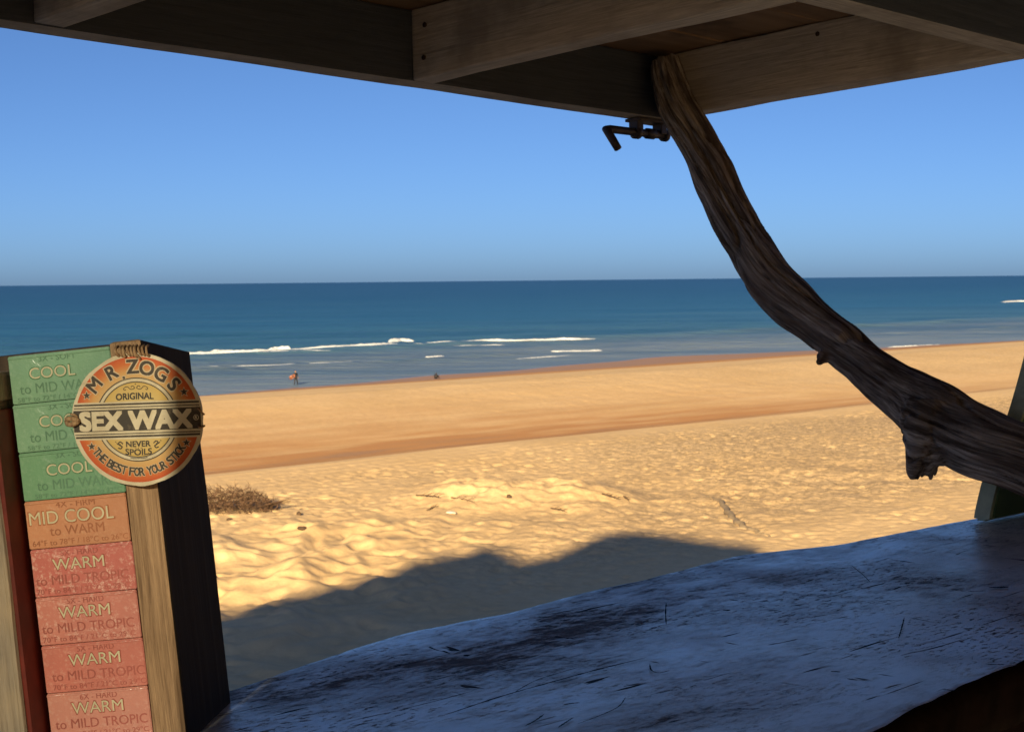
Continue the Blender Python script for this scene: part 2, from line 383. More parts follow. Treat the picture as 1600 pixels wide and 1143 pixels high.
foam([(300, 556), (380, 554), (450, 551), (520, 549)], .35, 1.2, 21, .9); foam([(640, 541), (720, 540), (800, 538)], .3, 1.0, 22, .9); foam([(320, 572), (400, 570), (470, 567)], .3, .9, 23, .8)
foam([(330, 548), (350, 547), (365, 547)], 1.5, 2.5, 12); foam([(420, 546), (435, 545), (455, 545)], 1.5, 2.5, 13)
foam([(570, 541), (590, 540), (612, 540)], 1.5, 2.5, 14)
foam([(608, 534), (625, 532), (645, 533)], 1.45, 3.5, 2, .3)
foam([(660, 537), (720, 536), (800, 534), (870, 532), (932, 530)], .85, 2.4, 3)
foam([(860, 551), (890, 550), (920, 550), (940, 549)], .9, 2.6, 4, .35)
foam([(664, 559), (678, 559), (692, 558)], .55, 1.6, 5, .35)
foam([(480, 568), (515, 565), (560, 563)], .35, 1.0, 6)
foam([(1385, 543), (1420, 542), (1460, 540), (1475, 540)], .75, 1.8, 7, .5)
foam([(1505, 538), (1520, 537), (1530, 537)], .6, 1.5, 8, .5); foam([(1585, 534), (1610, 533), (1640, 532)], .6, 1.5, 9)
foam([(1570, 472), (1586, 471), (1604, 471)], 1.7, 8, 10, .4)
foam([(800, 561), (850, 558), (930, 553)], .25, .8, 11)

# ------------------------------------------------------------------ the hut round the camera (u along the shore, v out to sea)
M['hut'] = wood('hut_boards', (.05, .04, .03), (.14, .11, .085), 0, 30)
HM = Matrix.Rotation(R(45), 4, 'Z')                       # local x = u, local y = v
hut = empty('beach_hut', Matrix.Translation((0, 0, -1.5)))
hut.matrix_world = HM @ Matrix.Translation((.6, -.3, -1.5))
def hutbox(name, u0, u1, v0, v1, z0, z1, mat=None):
    me = beam_mesh(name, u0 - .6, u1 - .6, v0 + .3, v1 + .3, z0 + 1.5, z1 + 1.5, .004, 0)
    return link(name, me, mat or M['hut'], hut)
M['floor'] = plain('bounce_floor', (.46, .50, .56), .9, .15, 12)  # unseen floor, toned to bounce sunlight up as neutral fill
hutbox('floor', -1.4, 2.75, -1.7, 1.24, -1.62, -1.45, M['floor'])  # unseen floor, there to bounce sunlight up
hutbox('unseen_back_wall', -1.4, 2.75, -1.76, -1.70, .48, .95); hutbox('corner_post', -1.4, -1.32, -1.79, -1.765, -1.44, .95); hutbox('corner_post', 2.67, 2.75, -1.79, -1.765, -1.44, .95)  # unseen back wall, left open below so the sun lights the floor
hutbox('side_wall', 2.69, 2.75, -1.69, 1.0, -1.44, .95)
def to_wall(px, py, d):
    p = at(px, py, d); u, v = (p.x + p.y) * S2, (p.y - p.x) * S2; t = (-1.37 - u) / su; return v + t * sv, p.z + t * tanE
WV0 = to_wall(297, 1143, 1.28)[0] - .012; WV1 = to_wall(-60, 600, 1.25)[0] + .13; WZ0 = to_wall(0, 1143, 1.25)[1] - .15; WZ1 = to_wall(300, 530, 1.3)[1] + .035
hutbox('side_wall', -1.4, -1.34, -1.69, WV0 - .071, .18, .95); hutbox('side_wall', -1.4, -1.34, WV0 - .07, WV0 - .001, -1.44, .95); hutbox('side_wall', -1.4, -1.34, WV1 + .001, 1.09, -1.44, .95)  # unseen wall pieces, their openings shaped to steer sun and floor bounce
hutbox('side_wall', -1.4, -1.34, WV0, WV1, -1.44, WZ0 - .001); hutbox('side_wall', -1.4, -1.34, WV0, WV1, WZ1 + .001, .95)
hutbox('front_wall', -1.33, .42, 1.10, 1.15, -1.44, .95); hutbox('front_wall', .43, 2.68, 1.02, 1.07, -1.44, -.43, plain('shade_boards', (.010, .005, .004), .95, spec=.05))  # wall under the counter coloured near black for the shade there
hutbox('header_beam', .43, 2.68, 1.10, 1.17, .40, .95)
hutbox('corner_post', 2.60, 2.68, 1.02, 1.14, -.42, .95)
hutbox('roof', -1.6, 2.95, -1.95, 1.2, .96, 1.02)
def dimmer_material():  # added, unseen tinted sheet that dims the sun on the display
    m = NT('dimmer_tint'); t = m.node('ShaderNodeBsdfTransparent'); n = m.noise(m.coord(), 9, 4, .6)
    m.l.new(m.ramp(n, [(.3, (.52, .57, .66)), (.7, (.60, .65, .74))]), t.inputs[0])
    mx = m.node('ShaderNodeMixShader'); mx.inputs[0].default_value = .12; m.set((.4, .37, .33), .9)
    m.l.new(t.outputs[0], mx.inputs[1]); m.l.new(m.b.outputs[0], mx.inputs[2]); m.l.new(mx.outputs[0], m.out.inputs[0]); return m.m
M['dimmer'] = dimmer_material()
hutbox('sun_dimmer', -1.372, -1.368, WV0 + .002, WV1 - .002, WZ0 + .001, WZ1 - .001, M['dimmer'])
tag(hut, 'dark wooden beach hut whose inside frames the view', 'hut')

# ------------------------------------------------------------------ the counter: a slab of weathered, painted wood with a waney edge
def counter_material():
    m = NT('weathered_paint'); iso = m.coord()
    lo = m.coord((.55, 1, 1)); fl = m.coord((.38, 1, 1), rot=(0, 0, R(4)))
    wear = m.noise(lo, 5.5, 9, .70, .5); fine = m.noise(fl, 85, 8, .8, .4); blot = m.noise(m.coord((.6, 1, 1), loc=(1.3, .4, 0)), 4.2, 6, .65, .4); grit = m.noise(iso, 260, 3, .7)
    k = m.math('ADD', m.math('MULTIPLY', wear, .38), m.math('ADD', m.math('MULTIPLY', fine, .34), m.math('MULTIPLY', blot, .44)))
    paint = m.ramp(m.noise(iso, 7, 6, .7), [(.3, (.74, .73, .71)), (.7, (.92, .90, .87))])
    bare = m.ramp(fine, [(.3, (.07, .08, .095)), (.7, (.34, .36, .385))])
    msk = m.ramp(k, [(.475, 0), (.535, .5), (.61, .92), (.69, 1)])
    c = m.mix(msk, bare, paint)
    # flecks where the paint has come off along the grain, and short checks
    f2 = m.noise(m.coord((.34, 1, 1), loc=(3, 1, 0)), 230, 5, .7, .3); flk = m.math('MULTIPLY', m.ramp(f2, [(.39, 1), (.45, 0)]), m.ramp(m.noise(m.coord((.5, 1, 1), loc=(7, 0, 0)), 6, 3, .6), [(.42, 0), (.58, 1)]))
    c = m.mix(m.math('MULTIPLY', flk, .85), c, (.05, .06, .075))
    scr = m.noise(m.coord((.10, 1, 1), rot=(0, 0, R(6))), 75, 3, .5, 1.2); sp = m.noise(iso, 11, 2, .5)
    s1 = m.math('MULTIPLY', m.ramp(scr, [(.315, 1), (.345, 0)]), m.ramp(sp, [(.45, 0), (.55, 1)])); c = m.mix(s1, c, (.02, .022, .028))
    scr2 = m.noise(m.coord((1, .16, 1), rot=(0, 0, R(-38))), 40, 2, .5, 1.5); s2 = m.math('MULTIPLY', m.ramp(scr2, [(.265, 1), (.29, 0)]), m.ramp(m.noise(iso, 6, 2, .5), [(.5, 0), (.56, 1)])); c = m.mix(s2, c, (.02, .022, .028))
    brown = m.ramp(m.noise(iso, 3.4, 4, .6), [(.53, 0), (.68, .6)]); c = m.mix(brown, c, (.22, .20, .18))
    h = m.math('SUBTRACT', m.math('ADD', m.math('MULTIPLY', msk, .4), m.math('ADD', m.math('MULTIPLY', fine, .25), m.math('MULTIPLY', grit, .12))), m.math('MAXIMUM', flk, m.math('MAXIMUM', s1, s2)))
    rough = m.math('ADD', m.ramp(msk, [(0, .52), (1, .30)]), m.math('MULTIPLY', grit, .12))
    nb = m.bump(h, .45, .0014); worn = m.math('MULTIPLY', msk, m.math('SUBTRACT', 1.0, m.math('MAXIMUM', flk, m.math('MAXIMUM', s1, m.math('MAXIMUM', s2, brown)))))
    m.l.new(m.math('MULTIPLY', worn, 1.0), m.b.inputs['Coat Weight']); m.b.inputs['Coat Roughness'].default_value = .26; m.b.inputs['Coat IOR'].default_value = 2.0
    m.l.new(nb, m.b.inputs['Coat Normal'])
    return m.set(c, m.ramp(worn, [(0, .75), (1, .40)]), nb, m.ramp(worn, [(0, .25), (1, .8)]))
M['counter'] = counter_material()
edge_far = [(.60, 1.165), (.841, 1.189), (.959, 1.224), (1.086, 1.252), (1.152, 1.250), (1.238, 1.244), (1.369, 1.270), (1.477, 1.270), (1.585, 1.280), (1.697, 1.297), (1.842, 1.252), (1.983, 1.243), (2.212, 1.236), (2.40, 1.225), (2.595, 1.215)]
edge_near = [(.60, .69), (.9, .70), (1.099, .705), (1.19, .715), (1.282, .727), (1.388, .736), (1.7, .75), (2.2, .74), (2.595, .73)]
def counter_mesh():
    ef = np.array(edge_far); en = np.array(edge_near); nu, nv = 300, 90
    us = np.linspace(.66, 2.595, nu); f = np.interp(us, ef[:, 0], ef[:, 1]); n = np.interp(us, en[:, 0], en[:, 1])
    f = np.convolve(np.pad(f, 4, 'edge'), np.ones(9) / 9, 'valid') + .0022 * fbm2(us * 16, us * 0, 3, 3); n = n + .004 * fbm2(us * 14, us * 0 + 9, 4, 4)
    V = []; 
    prof = [(0, -.055), (-.004, -.04), (-.004, -.012), (0.0, -.004), (.006, 0)]
    ts = np.linspace(0, 1, nv)
    rows = []
    for (o, z) in prof: rows.append((n + o + (.004 if z < -.03 else 0), np.full(nu, z)))
    for t in ts[1:-1]: rows.append((n + .006 + (f - n - .012) * t, None))
    for (o, z) in prof[::-1]: rows.append((f - o - (.010 if z < -.03 else 0), np.full(nu, z)))
    rows.append((n * .5 + f * .5, np.full(nu, -.056)))
    for v, z in rows:
        if z is None: z = np.zeros(nu)
        zz = z + .0022 * fbm2(us * 3, v * 4, 2, 6) - .00012 * np.abs(fbm2(us * 6, v * 60, 2, 7))
        V.append(np.stack([us, v, zz - .35], -1))
    V = np.array(V); nr = len(rows); Fq = grid_faces(nr, nu).tolist()
    for c in range(nu - 1): Fq.append([(nr - 1) * nu + c, (nr - 1) * nu + c + 1, c + 1, c])
    return mesh_np('counter', V.reshape(-1, 3), Fq)
cme = counter_mesh()
bm = bmesh.new(); bm.from_mesh(cme); bmesh.ops.holes_fill(bm, edges=bm.edges, sides=0); bmesh.ops.recalc_face_normals(bm, faces=bm.faces); bm.to_mesh(cme); bm.free()
cme.materials.append(M['counter']); cme.materials.append(plain('shade_edge', (.009, .005, .004), .95, .4, 30, spec=.03))
for p_ in cme.polygons: p_.material_index = int(p_.normal.y < -.45)  # near edge coloured almost black in place of its shade
counter = link('counter', cme, M['counter'], mw=HM.copy())
tag(counter, 'long slab counter of weathered blue-grey painted wood with wavy edge', 'counter')
# open cracks and knot holes in the slab: dark slivers let into its top
M['crack'] = plain('crack_wood', (.012, .012, .014), .9)
def c_uv(px, py):
    p = onz(px, py, -.35); return (p.x + p.y) * S2, (p.y - p.x) * S2
def crack(pts, w, name='crack'):
    P = catmull([[*c_uv(*q), 0] for q in pts], 10); bm = bmesh.new(); n = len(P); L = []
    for i, p in enumerate(P):
        t = P[min(i + 1, n - 1)] - P[max(i - 1, 0)]; t /= np.linalg.norm(t); q = np.array([-t[1], t[0], 0]); e = min(1, min(i, n - 1 - i) / n * 6 + .15) * w * (.55 + .9 * random.random())
        L.append([bm.verts.new(Vector(p + q * s * e) + Vector((0, 0, -.3478))) for s in (-1, 1)])
    for a, b in zip(L, L[1:]): bm.faces.new((a[0], b[0], b[1], a[1]))
    return link(name, bm_mesh(name, bm), M['crack'], counter)
crack([(690, 1122), (780, 1092), (850, 1072), (930, 1050), (1010, 1030)], .0010)
crack([(1545, 920), (1560, 920), (1576, 919)], .0035, 'knot_hole'); crack([(724, 1027), (728, 1027), (733, 1026)], .0030, 'knot_hole')
for q, w in [([(864, 997), (880, 999), (900, 1001)], .0012), ([(1404, 1000), (1409, 983), (1413, 967)], .0006), ([(1041, 978), (1040, 960), (1041, 944)], .0005), ([(880, 1104), (893, 1102), (906, 1101)], .0010), ([(1015, 1040), (1018, 1050), (1030, 1054), (1048, 1050)], .0006), ([(1512, 926), (1526, 926), (1540, 925)], .0010), ([(1130, 955), (1135, 956), (1141, 955)], .0018), ([(1298, 1052), (1305, 1052), (1313, 1053)], .0016), ([(800, 1087), (840, 1065), (905, 1045)], .0005), ([(1330, 885), (1348, 900), (1360, 912)], .0005), ([(1150, 1110), (1170, 1111), (1188, 1110)], .0008), ([(820, 1138), (838, 1128), (850, 1119)], .0008), ([(872, 1140), (884, 1132), (896, 1124)], .0008), ([(900, 1135), (930, 1124), (965, 1108), (978, 1092)], .0005), ([(1540, 1041), (1556, 1041), (1570, 1041)], .0014), ([(1472, 1080), (1482, 1081), (1490, 1082)], .0012)]:
    crack(q, w)

# ------------------------------------------------------------------ the propped-up shutter overhead
M['rail'] = wood('awning_timber', (.27, .245, .225), (.58, .535, .49), 0, 260, stain=(.24, .21, .19)); M['joist'] = wood('awning_joist', (.30, .27, .24), (.66, .605, .545), 1, 260, stain=(.27, .235, .205))
M['ply'] = wood('awning_boards', (.16, .095, .055), (.36, .24, .15), 0, 14, stain=(.12, .08, .05))
du = ray(3455, 546).normalized(); dv0 = ray(-2000, 690).normalized(); nn = du.cross(dv0).normalized(); dv = nn.cross(du)
C0 = at(1058, 186, 3.05)
FM = Matrix((( du.x, dv.x, nn.x, C0.x), (du.y, dv.y, nn.y, C0.y), (du.z, dv.z, nn.z, C0.z), (0, 0, 0, 1)))
flap = empty('shutter_awning', FM); FI = FM.inverted()
def fpx(px, py, Y=None, Z=None):
    """point of the awning's own frame seen at a picture point, on its plane Y or Z"""
    d = FI.to_3x3() @ ray(px, py); o = FI @ Vector((0, 0, 0)); t = (Y - o.y) / d.y if Z is None else (Z - o.z) / d.z
    return o + d * t
H = .112
inner_shade = wood('inner_shade_tone', (.040, .048, .066), (.075, .088, .115), 0, 200)  # dark tone standing in for shade on the rails' inner faces
def shade_inside(me):
    me.materials.append(M['rail']); me.materials.append(inner_shade)
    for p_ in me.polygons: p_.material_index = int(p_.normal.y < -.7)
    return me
link('front_rail', shade_inside(beam_mesh('front_rail', -2.3, .012, .012, .058, 0, H, .004, .0009, .05, 2)), M['rail'], flap)
link('side_rail', beam_mesh('side_rail', -.034, .012, -.688, .0115, .001, H - .001, .004, .002, .05, 3), M['joist'], flap)
for k, b in enumerate((.607, 1.255, 1.90)):
    link('joist', beam_mesh('joist', -b - .0225, -b + .0225, -.688, .0115, .001 + .001 * k, H - .001, .004, .002, .05, 4 + k), M['joist'], flap)
link('hinge_rail', shade_inside(beam_mesh('hinge_rail', -2.3, .0125, -.737, -.6885, -.001, H, .004, .0009, .05, 8)), M['rail'], flap)
for k in range(4):
    y1 = .07 - k * .205
    link('roof_board', beam_mesh('roof_board', -2.32, .03, y1 - .2035, y1, H + .0015 + .001 * (k % 2), H + .022, .003, .0012, .08, 10 + k), M['ply'], flap)
nail_bm = bmesh.new(); bmesh.ops.create_cone(nail_bm, cap_ends=True, segments=10, radius1=.0042, radius2=.0036, depth=.0022); nail_me = bm_mesh('nail', nail_bm)
nail_me.materials.append(plain('nail_rust', (.05, .03, .022), .7, .4, 90))
for bx_ in (-.034, -.607 - .0225, -1.255 - .0225):
    for yy, zz in ((-.018, .032), (-.022, .082), (-.662, .030), (-.658, .084), (-.335, .093)):
        link('nail', nail_me, None, flap, Matrix.Translation((bx_ - .0006, yy, zz)) @ Matrix.Rotation(R(90), 4, 'Y'))
# small sliver of wood split from the joist near the hinge, iron bolt under the corner
M['iron'] = plain('rusty_iron', (.035, .026, .03), .55, .5, 60, .5, .5, .001)
def bolt():
    z = -.026; Yc = .036
    p0 = fpx(1040, 212, Y=Yc); p1 = fpx(947, 201, Y=Yc); h1 = fpx(966, 233, Y=Yc - .02)
    rod = bmesh.new(); d = (p1 - p0)
    pts = [p0 + d * t for t in (0, .2, .4, .6, .8, .93)] + [p1 + Vector((0, 0, -.002)), p1 + (h1 - p1) * .18, p1 + (h1 - p1) * .6, h1]
    tube(rod, pts, [.0075, .0073, .0072, .0072, .0073, .0074, .0078, .0076, .0074, .0070], 12)
    r = link('bolt_rod', bm_mesh('bolt_rod', rod, True), M['iron'], flap)
    for t, w, rr_ in ((.02, .012, .0115), (.27, .026, .0100), (.50, .014, .0125)):
        b = bmesh.new(); c = p0 + d * t; e = d.normalized() * w / 2; tube(b, [c - e, c - e * .7, c + e * .7, c + e], [rr_ * .8, rr_, rr_, rr_ * .8], 14)
        link('bolt_collar', bm_mesh('bolt_collar', b, True), M['iron'], r)
    for t in (.10, .50):
        c = p0 + d * t; me = beam_mesh('bolt_staple', c.x - .008, c.x + .008, Yc - .011, Yc + .011, c.z, -.0005, .002, .0005)
        link('bolt_staple', me, M['iron'], r)
    a = p0 + d * .06; b_ = p0 + d * .56
    link('bolt_plate', beam_mesh('bolt_plate', b_.x, a.x, Yc - .018, Yc + .018, -.0065, -.0012, .001, .0004), M['iron'], r)
bolt()
tag(flap, 'raised wooden shutter of timber rails and joists overhead', 'shutter')

# ------------------------------------------------------------------ the driftwood prop
def driftwood():
    path = [(1040, 92, 2.98, 24), (1050, 135, 2.97, 30), (1064, 175, 2.95, 33), (1107, 256, 2.90, 33), (1146, 340, 2.84, 35.5), (1183, 412, 2.78, 38), (1216, 455, 2.74, 36), (1285, 517, 2.66, 36), (1370, 584, 2.56, 39), (1440, 637, 2.49, 49), (1527, 687, 2.41, 54), (1600, 714, 2.35, 54), (1690, 752, 2.31, 58), (1790, 800, 2.28, 66)]
    P = catmull([[*at(x, y, d)] for x, y, d, r in path], 14); Rr = catmull([[r * d / FPX, 0, 0] for x, y, d, r in path], 14)[:, 0]
    bm = bmesh.new(); tube(bm, P, Rr, 28)
    def stub(pts):
        tube(bm, catmull([[*at(x, y, d)] for x, y, d, r in pts], 6), catmull([[r * d / FPX, 0, 0] for x, y, d, r in pts], 6)[:, 0], 14)
    stub([(1462, 640, 2.46, 52), (1453, 675, 2.45, 44), (1443, 705, 2.44, 28), (1437, 722, 2.43, 20)])
    stub([(1488, 680, 2.44, 44), (1468, 706, 2.43, 24), (1461, 724, 2.43, 13)])
    stub([(1437, 700, 2.44, 18), (1431, 725, 2.43, 13), (1428, 737, 2.43, 9), (1426, 745, 2.43, 3)])
    stub([(1470, 680, 2.45, 24), (1455, 712, 2.43, 13), (1449, 730, 2.43, 9), (1447, 742, 2.43, 4)])
    for x, y, r in ((1441, 743, 3.2), (1454, 747, 3.0), (1461, 741, 3.5), (1433, 746, 3.2)):
        stub([(x + 4, y - 38, 2.43, r * 2.6), (x + 1, y - 16, 2.43, r * 1.7), (x, y - 4, 2.43, r), (x - .5, y + 2, 2.43, r * .3)])
    stub([(1300, 548, 2.62, 26), (1285, 560, 2.61, 13), (1279, 567, 2.60, 7), (1278, 572, 2.60, 3)])
    me = bm_mesh('tmp', bm); o = bpy.data.objects.new('tmp', me); COL.objects.link(o)
    md = o.modifiers.new('r', 'REMESH'); md.mode = 'VOXEL'; md.voxel_size = .0021
    sm = o.modifiers.new('s', 'SMOOTH'); sm.iterations = 4; sm.factor = .5
    dg = bpy.context.evaluated_depsgraph_get(); ev = bpy.data.meshes.new_from_object(o.evaluated_get(dg)); bpy.data.objects.remove(o); 
    n = len(ev.vertices); co = np.empty(n * 3, np.float32); ev.vertices.foreach_get('co', co); co = co.reshape(-1, 3).astype(float)
    no = np.empty(n * 3, np.float32); ev.vertices.foreach_get('normal', no); no = no.reshape(-1, 3)
    s = np.concatenate([[0], np.cumsum(np.linalg.norm(np.diff(P, axis=0), axis=1))])
    k = np.empty(n, int)
    for a in range(0, n, 20000): k[a:a + 20000] = ((co[a:a + 20000, None, :] - P[None]) ** 2).sum(-1).argmin(1)
    T = np.gradient(P, axis=0); T /= np.linalg.norm(T, axis=1)[:, None]
    rel = co - P[k]; al = (rel * T[k]).sum(1); rel = rel - al[:, None] * T[k]; S = s[k] + al
    e1 = np.cross(T, [0, -1, .2]); e1 /= np.linalg.norm(e1, axis=1)[:, None]; e2 = np.cross(T, e1)
    tw = S * 2.2; a_, b_ = (rel * e1[k]).sum(1), (rel * e2[k]).sum(1); ang = np.arctan2(b_, a_) + tw; rho = np.hypot(a_, b_)
    G = np.stack([np.cos(ang) * .045, np.sin(ang) * .045, S * .09 + (rho - .04) * .5], 1)
    rid = lambda f, sd: 1 - 2 * np.abs(noise3(G[:, 0] * f, G[:, 1] * f, G[:, 2] * f, sd))
    disp = .0042 * noise3(G[:, 0] * 45, G[:, 1] * 45, G[:, 2] * 60, 1) - .0052 * np.clip(rid(70, 2) - .35, 0, 1) + .0012 * noise3(G[:, 0] * 220, G[:, 1] * 220, G[:, 2] * 220, 3) - .0095 * np.clip(rid(40, 6) - .82, 0, 1) / .18
    lump = .0055 * noise3(co[:, 0] * 14, co[:, 1] * 14, co[:, 2] * 14, 5)
    co = co + no * (disp + lump)[:, None]
    ev.vertices.foreach_set('co', co.astype(np.float32).ravel())
    at_ = ev.attributes.new('grain', 'FLOAT_VECTOR', 'POINT'); at_.data.foreach_set('vector', G.astype(np.float32).ravel())
    for p in ev.polygons: p.use_smooth = True
    ev.update(); return ev
def drift_material():
    m = NT('driftwood'); g = m.noise(m.attr('grain', (1, 1, .8)), 210, 6, .68, .5); big = m.noise(m.attr('grain', (1, 1, 1)), 45, 4, .6, .3)
    c = m.ramp(g, [(.30, (.055, .043, .035)), (.5, (.36, .30, .25)), (.70, (.74, .66, .58))])
    mid = m.noise(m.attr('grain', (1, 1, .7)), 85, 5, .7, .6); c = m.mix(m.ramp(mid, [(.38, .85), (.50, 0)]), c, (.06, .045, .035)); c = m.mix(m.ramp(mid, [(.58, 0), (.70, .7)]), c, (.70, .64, .57))
    c = m.mix(m.ramp(big, [(.38, .65), (.55, 0)]), c, (.05, .033, .024))
    c = m.mix(m.ramp(m.noise(m.coord(), 6, 4, .6), [(.55, 0), (.72, .5)]), c, (.22, .13, .09))
    return m.set(c, .85, m.bump(m.math('ADD', g, m.math('MULTIPLY', mid, 1.2)), 1.0, .005), .2)
M['drift'] = drift_material()
dme = driftwood(); dme.name = 'driftwood_prop'; dme.materials.clear()
tag(link('driftwood_prop', dme, M['drift']), 'dark curved driftwood branch propping up the shutter above the counter', 'driftwood')

# ------------------------------------------------------------------ green board standing at the far end of the counter
def green_board():
    root = empty('standing_board', HM @ Matrix.Translation((2.145, 1.205, -.3475)))      # along the back of the counter
    # half outline, metres: wide and flat at the foot, narrowing upwards in a bow
    out = [(0, 0), (.006, .018), (.026, .058), (.056, .10), (.092, .140), (.122, .188), (.148, .235), (.168, .265), (.185, .272)]
    L = catmull([[a, b, 0] for a, b in out], 6)[:, :2]; Rr = [(.37 - a, b) for a, b in L[::-1][1:]]; ol = [tuple(p) for p in L] + Rr
    def slab(name, sc_, y0, y1, mat, par, z0=0.0):
        bm = bmesh.new(); cx = .185
        f = [bm.verts.new((cx + (x - cx) * sc_, y0, z0 + z * sc_)) for x, z in ol]; b = [bm.verts.new((cx + (x - cx) * sc_, y1, z0 + z * sc_)) for x, z in ol]
        bm.faces.new(f); bm.faces.new(b[::-1]); n = len(ol)
        for i in range(n): bm.faces.new((f[i], b[i], b[(i + 1) % n], f[(i + 1) % n]))
        if name == 'body': bmesh.ops.bevel(bm, geom=[e for e in bm.edges if abs(e.verts[0].co.y - e.verts[1].co.y) < 1e-6], offset=.006, segments=3, affect='EDGES')
        return link(name, bm_mesh(name, bm), mat, par)
    slab('body', 1, -.012, .012, plain('board_rim', (.48, .58, .44), .5, .2), root)
    m = NT('board_green'); z = m.node('ShaderNodeSeparateXYZ'); m.l.new(m.coord(), z.inputs[0])
    n = m.noise(m.coord(), 14, 4, .6); zz = m.math('ADD', z.outputs[2], m.math('MULTIPLY', n, .03))
    col = m.ramp(m.math('MULTIPLY', zz, 3.0), [(.10, (.10, .20, .09)), (.17, (.15, .30, .14)), (.21, (.60, .62, .55)), (.30, (.58, .61, .53)), (.38, (.22, .42, .24)), (.8, (.28, .50, .27))])
    slab('face_panel', .95, -.0145, -.0125, m.set(col, .45), root, .004)
    return root
gb = green_board()
tag(gb, 'green and pale board standing at the far end of the counter', 'board')

# ------------------------------------------------------------------ lettering
_tc = {}
def glyphs(s):
    """flat mesh of a text at size 1: verts, faces, width; baseline at 0"""
    key = s
    if key in _tc: return _tc[key]
    cu = bpy.data.curves.new('t', 'FONT'); cu.body = s; cu.size = 1; cu.resolution_u = 4; cu.fill_mode = 'FRONT'
    o = bpy.data.objects.new('t', cu); COL.objects.link(o); bpy.context.view_layer.update()
    dg = bpy.context.evaluated_depsgraph_get(); me = bpy.data.meshes.new_from_object(o.evaluated_get(dg))
    V = [v.co.copy() for v in me.vertices]; Fs = [tuple(p.vertices) for p in me.polygons]
    bpy.data.objects.remove(o); bpy.data.curves.remove(cu); bpy.data.meshes.remove(me)
    xs = [v.x for v in V] or [0]; _tc[key] = (V, Fs, min(xs), max(xs)); return _tc[key]
def add_text(bm, s, cx, cz, cap, width=None, y=0.0, rot=0.0, bold=0.0, fn=None):
    """text centred at cx, cz in the xz plane facing -y; cap = capital height"""
    if bold:                                              # heavier strokes: the same glyphs overprinted round a small circle
        b_ = bold * cap / .70
        for j, (jx, jz) in enumerate(((1, 0), (1, 1), (0, 1), (-1, 1), (-1, 0), (-1, -1), (0, -1), (1, -1))): add_text(bm, s, cx + b_ * (jx * math.cos(rot) - jz * math.sin(rot)), cz + b_ * (jx * math.sin(rot) + jz * math.cos(rot)), cap, width, y - 2.5e-6 * (j + 1), rot, 0.0, fn)
    V, Fs, x0, x1 = glyphs(s); k = cap / .70; kx = k if width is None else width / max(x1 - x0, 1e-6)
    c, s_ = math.cos(rot), math.sin(rot); vs_ = []
    for v in V:
        x, z = (v.x - (x0 + x1) / 2) * kx, (v.y - .35) * k
        X_, Z_ = cx + x * c - z * s_, cz + x * s_ + z * c
        if fn: X_, Z_ = fn(X_, Z_)
        vs_.append(bm.verts.new((X_, y, Z_)))
    for f in Fs:
        try: bm.faces.new([vs_[i] for i in f])
        except ValueError: pass
def face_front(bm):
    for f in bm.faces:
        f.normal_update()
        if f.normal.y > 0: f.normal_flip()
def print_obj(name, bm, mat, parent):
    face_front(bm); me = bpy.data.meshes.new(name); bm.to_mesh(me); bm.free(); return link(name, me, mat, parent)
bm = bmesh.new(); add_text(bm, 'Su', .092, .062, .026, .055, -.0153, R(-3), .03)
print_obj('lettering', bm, plain('board_red', (.30, .03, .025), .5), gb)

# ------------------------------------------------------------------ the post and its row of wax boxes
DD = 1.28; O = at(110, 850, DD); PX = DD / FPX
tilt = R(5.4); yaw = R(-5)
DM = Matrix.Translation(O) @ Matrix.Rotation(yaw, 4, 'Z') @ Matrix.Rotation(-(tilt) - ROLL * 0, 4, 'Y')
DI = DM.inverted()
def dpx(px, py, y=0.0):
    """point of the display's own frame (x right, y back, z up) seen at a picture point, on its plane y"""
    d = DI.to_3x3() @ ray(px, py); o = DI @ Vector((0, 0, 0)); return o + d * ((y - o.y) / d.y)
M['post'] = wood('post_wood', (.15, .085, .045), (.54, .345, .195), 2, 330, .85, 1.0, .003); M['plank'] = wood('grey_plank', (.13, .105, .08), (.52, .43, .32), 2, 260, .85, 1.0, .003, (.5, .38, .24))
M['edge_red'] = plain('edge_red', (.13, .016, .009), .6, .3); M['backing'] = wood('backing_wood', (.05, .035, .025), (.13, .09, .06), 2, 50)
zt = dpx(110, 545).z; xl = dpx(70, 1078).x; xr = dpx(205, 845).x; xp = dpx(293, 1143).x
zb_ = -.62
disp = empty('display_post', DM @ Matrix.Translation((0, 0, zb_)))
DP = Matrix.Translation((0, 0, -zb_))
def dpart(name, me, mat): return link(name, me, mat, disp, DP)
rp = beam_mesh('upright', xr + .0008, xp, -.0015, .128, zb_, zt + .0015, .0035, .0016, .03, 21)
bm = bmesh.new(); bm.from_mesh(rp)                              # the back corner of its top is worn off
for v in bm.verts:
    if v.co.y > .116: v.co.z = min(v.co.z, zt + .001 - (v.co.y - .116) * 1.8)
bm.to_mesh(rp); bm.free()
rp.materials.append(M['post']); rp.materials.append(wood('shade_side', (.012, .009, .007), (.035, .024, .016), 2, 60))
for p_ in rp.polygons: p_.material_index = int(p_.normal.x > .6)  # shade of the right-hand face is put into its colour
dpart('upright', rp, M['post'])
lp = dpx(49, 1143, -.030).x
dpart('upright', beam_mesh('upright', lp - .075, lp - .0045, -.030, .06, zb_, dpx(5, 628, -.03).z, .004, .002, .03, 22), M['plank'])
dpart('cleat', beam_mesh('cleat', lp - .075, lp - .001, -.040, .06, dpx(5, 627, -.03).z, dpx(2, 581, -.03).z, .003, .0015, .02, 23), M['plank'])
dpart('red_edge', beam_mesh('red_edge', lp - .0042, lp - .0005, -.026, .055, zb_, dpx(8, 640, -.03).z, .001, .0005, .05, 24), M['edge_red'])  # narrow dark red strip along the left upright's inner edge
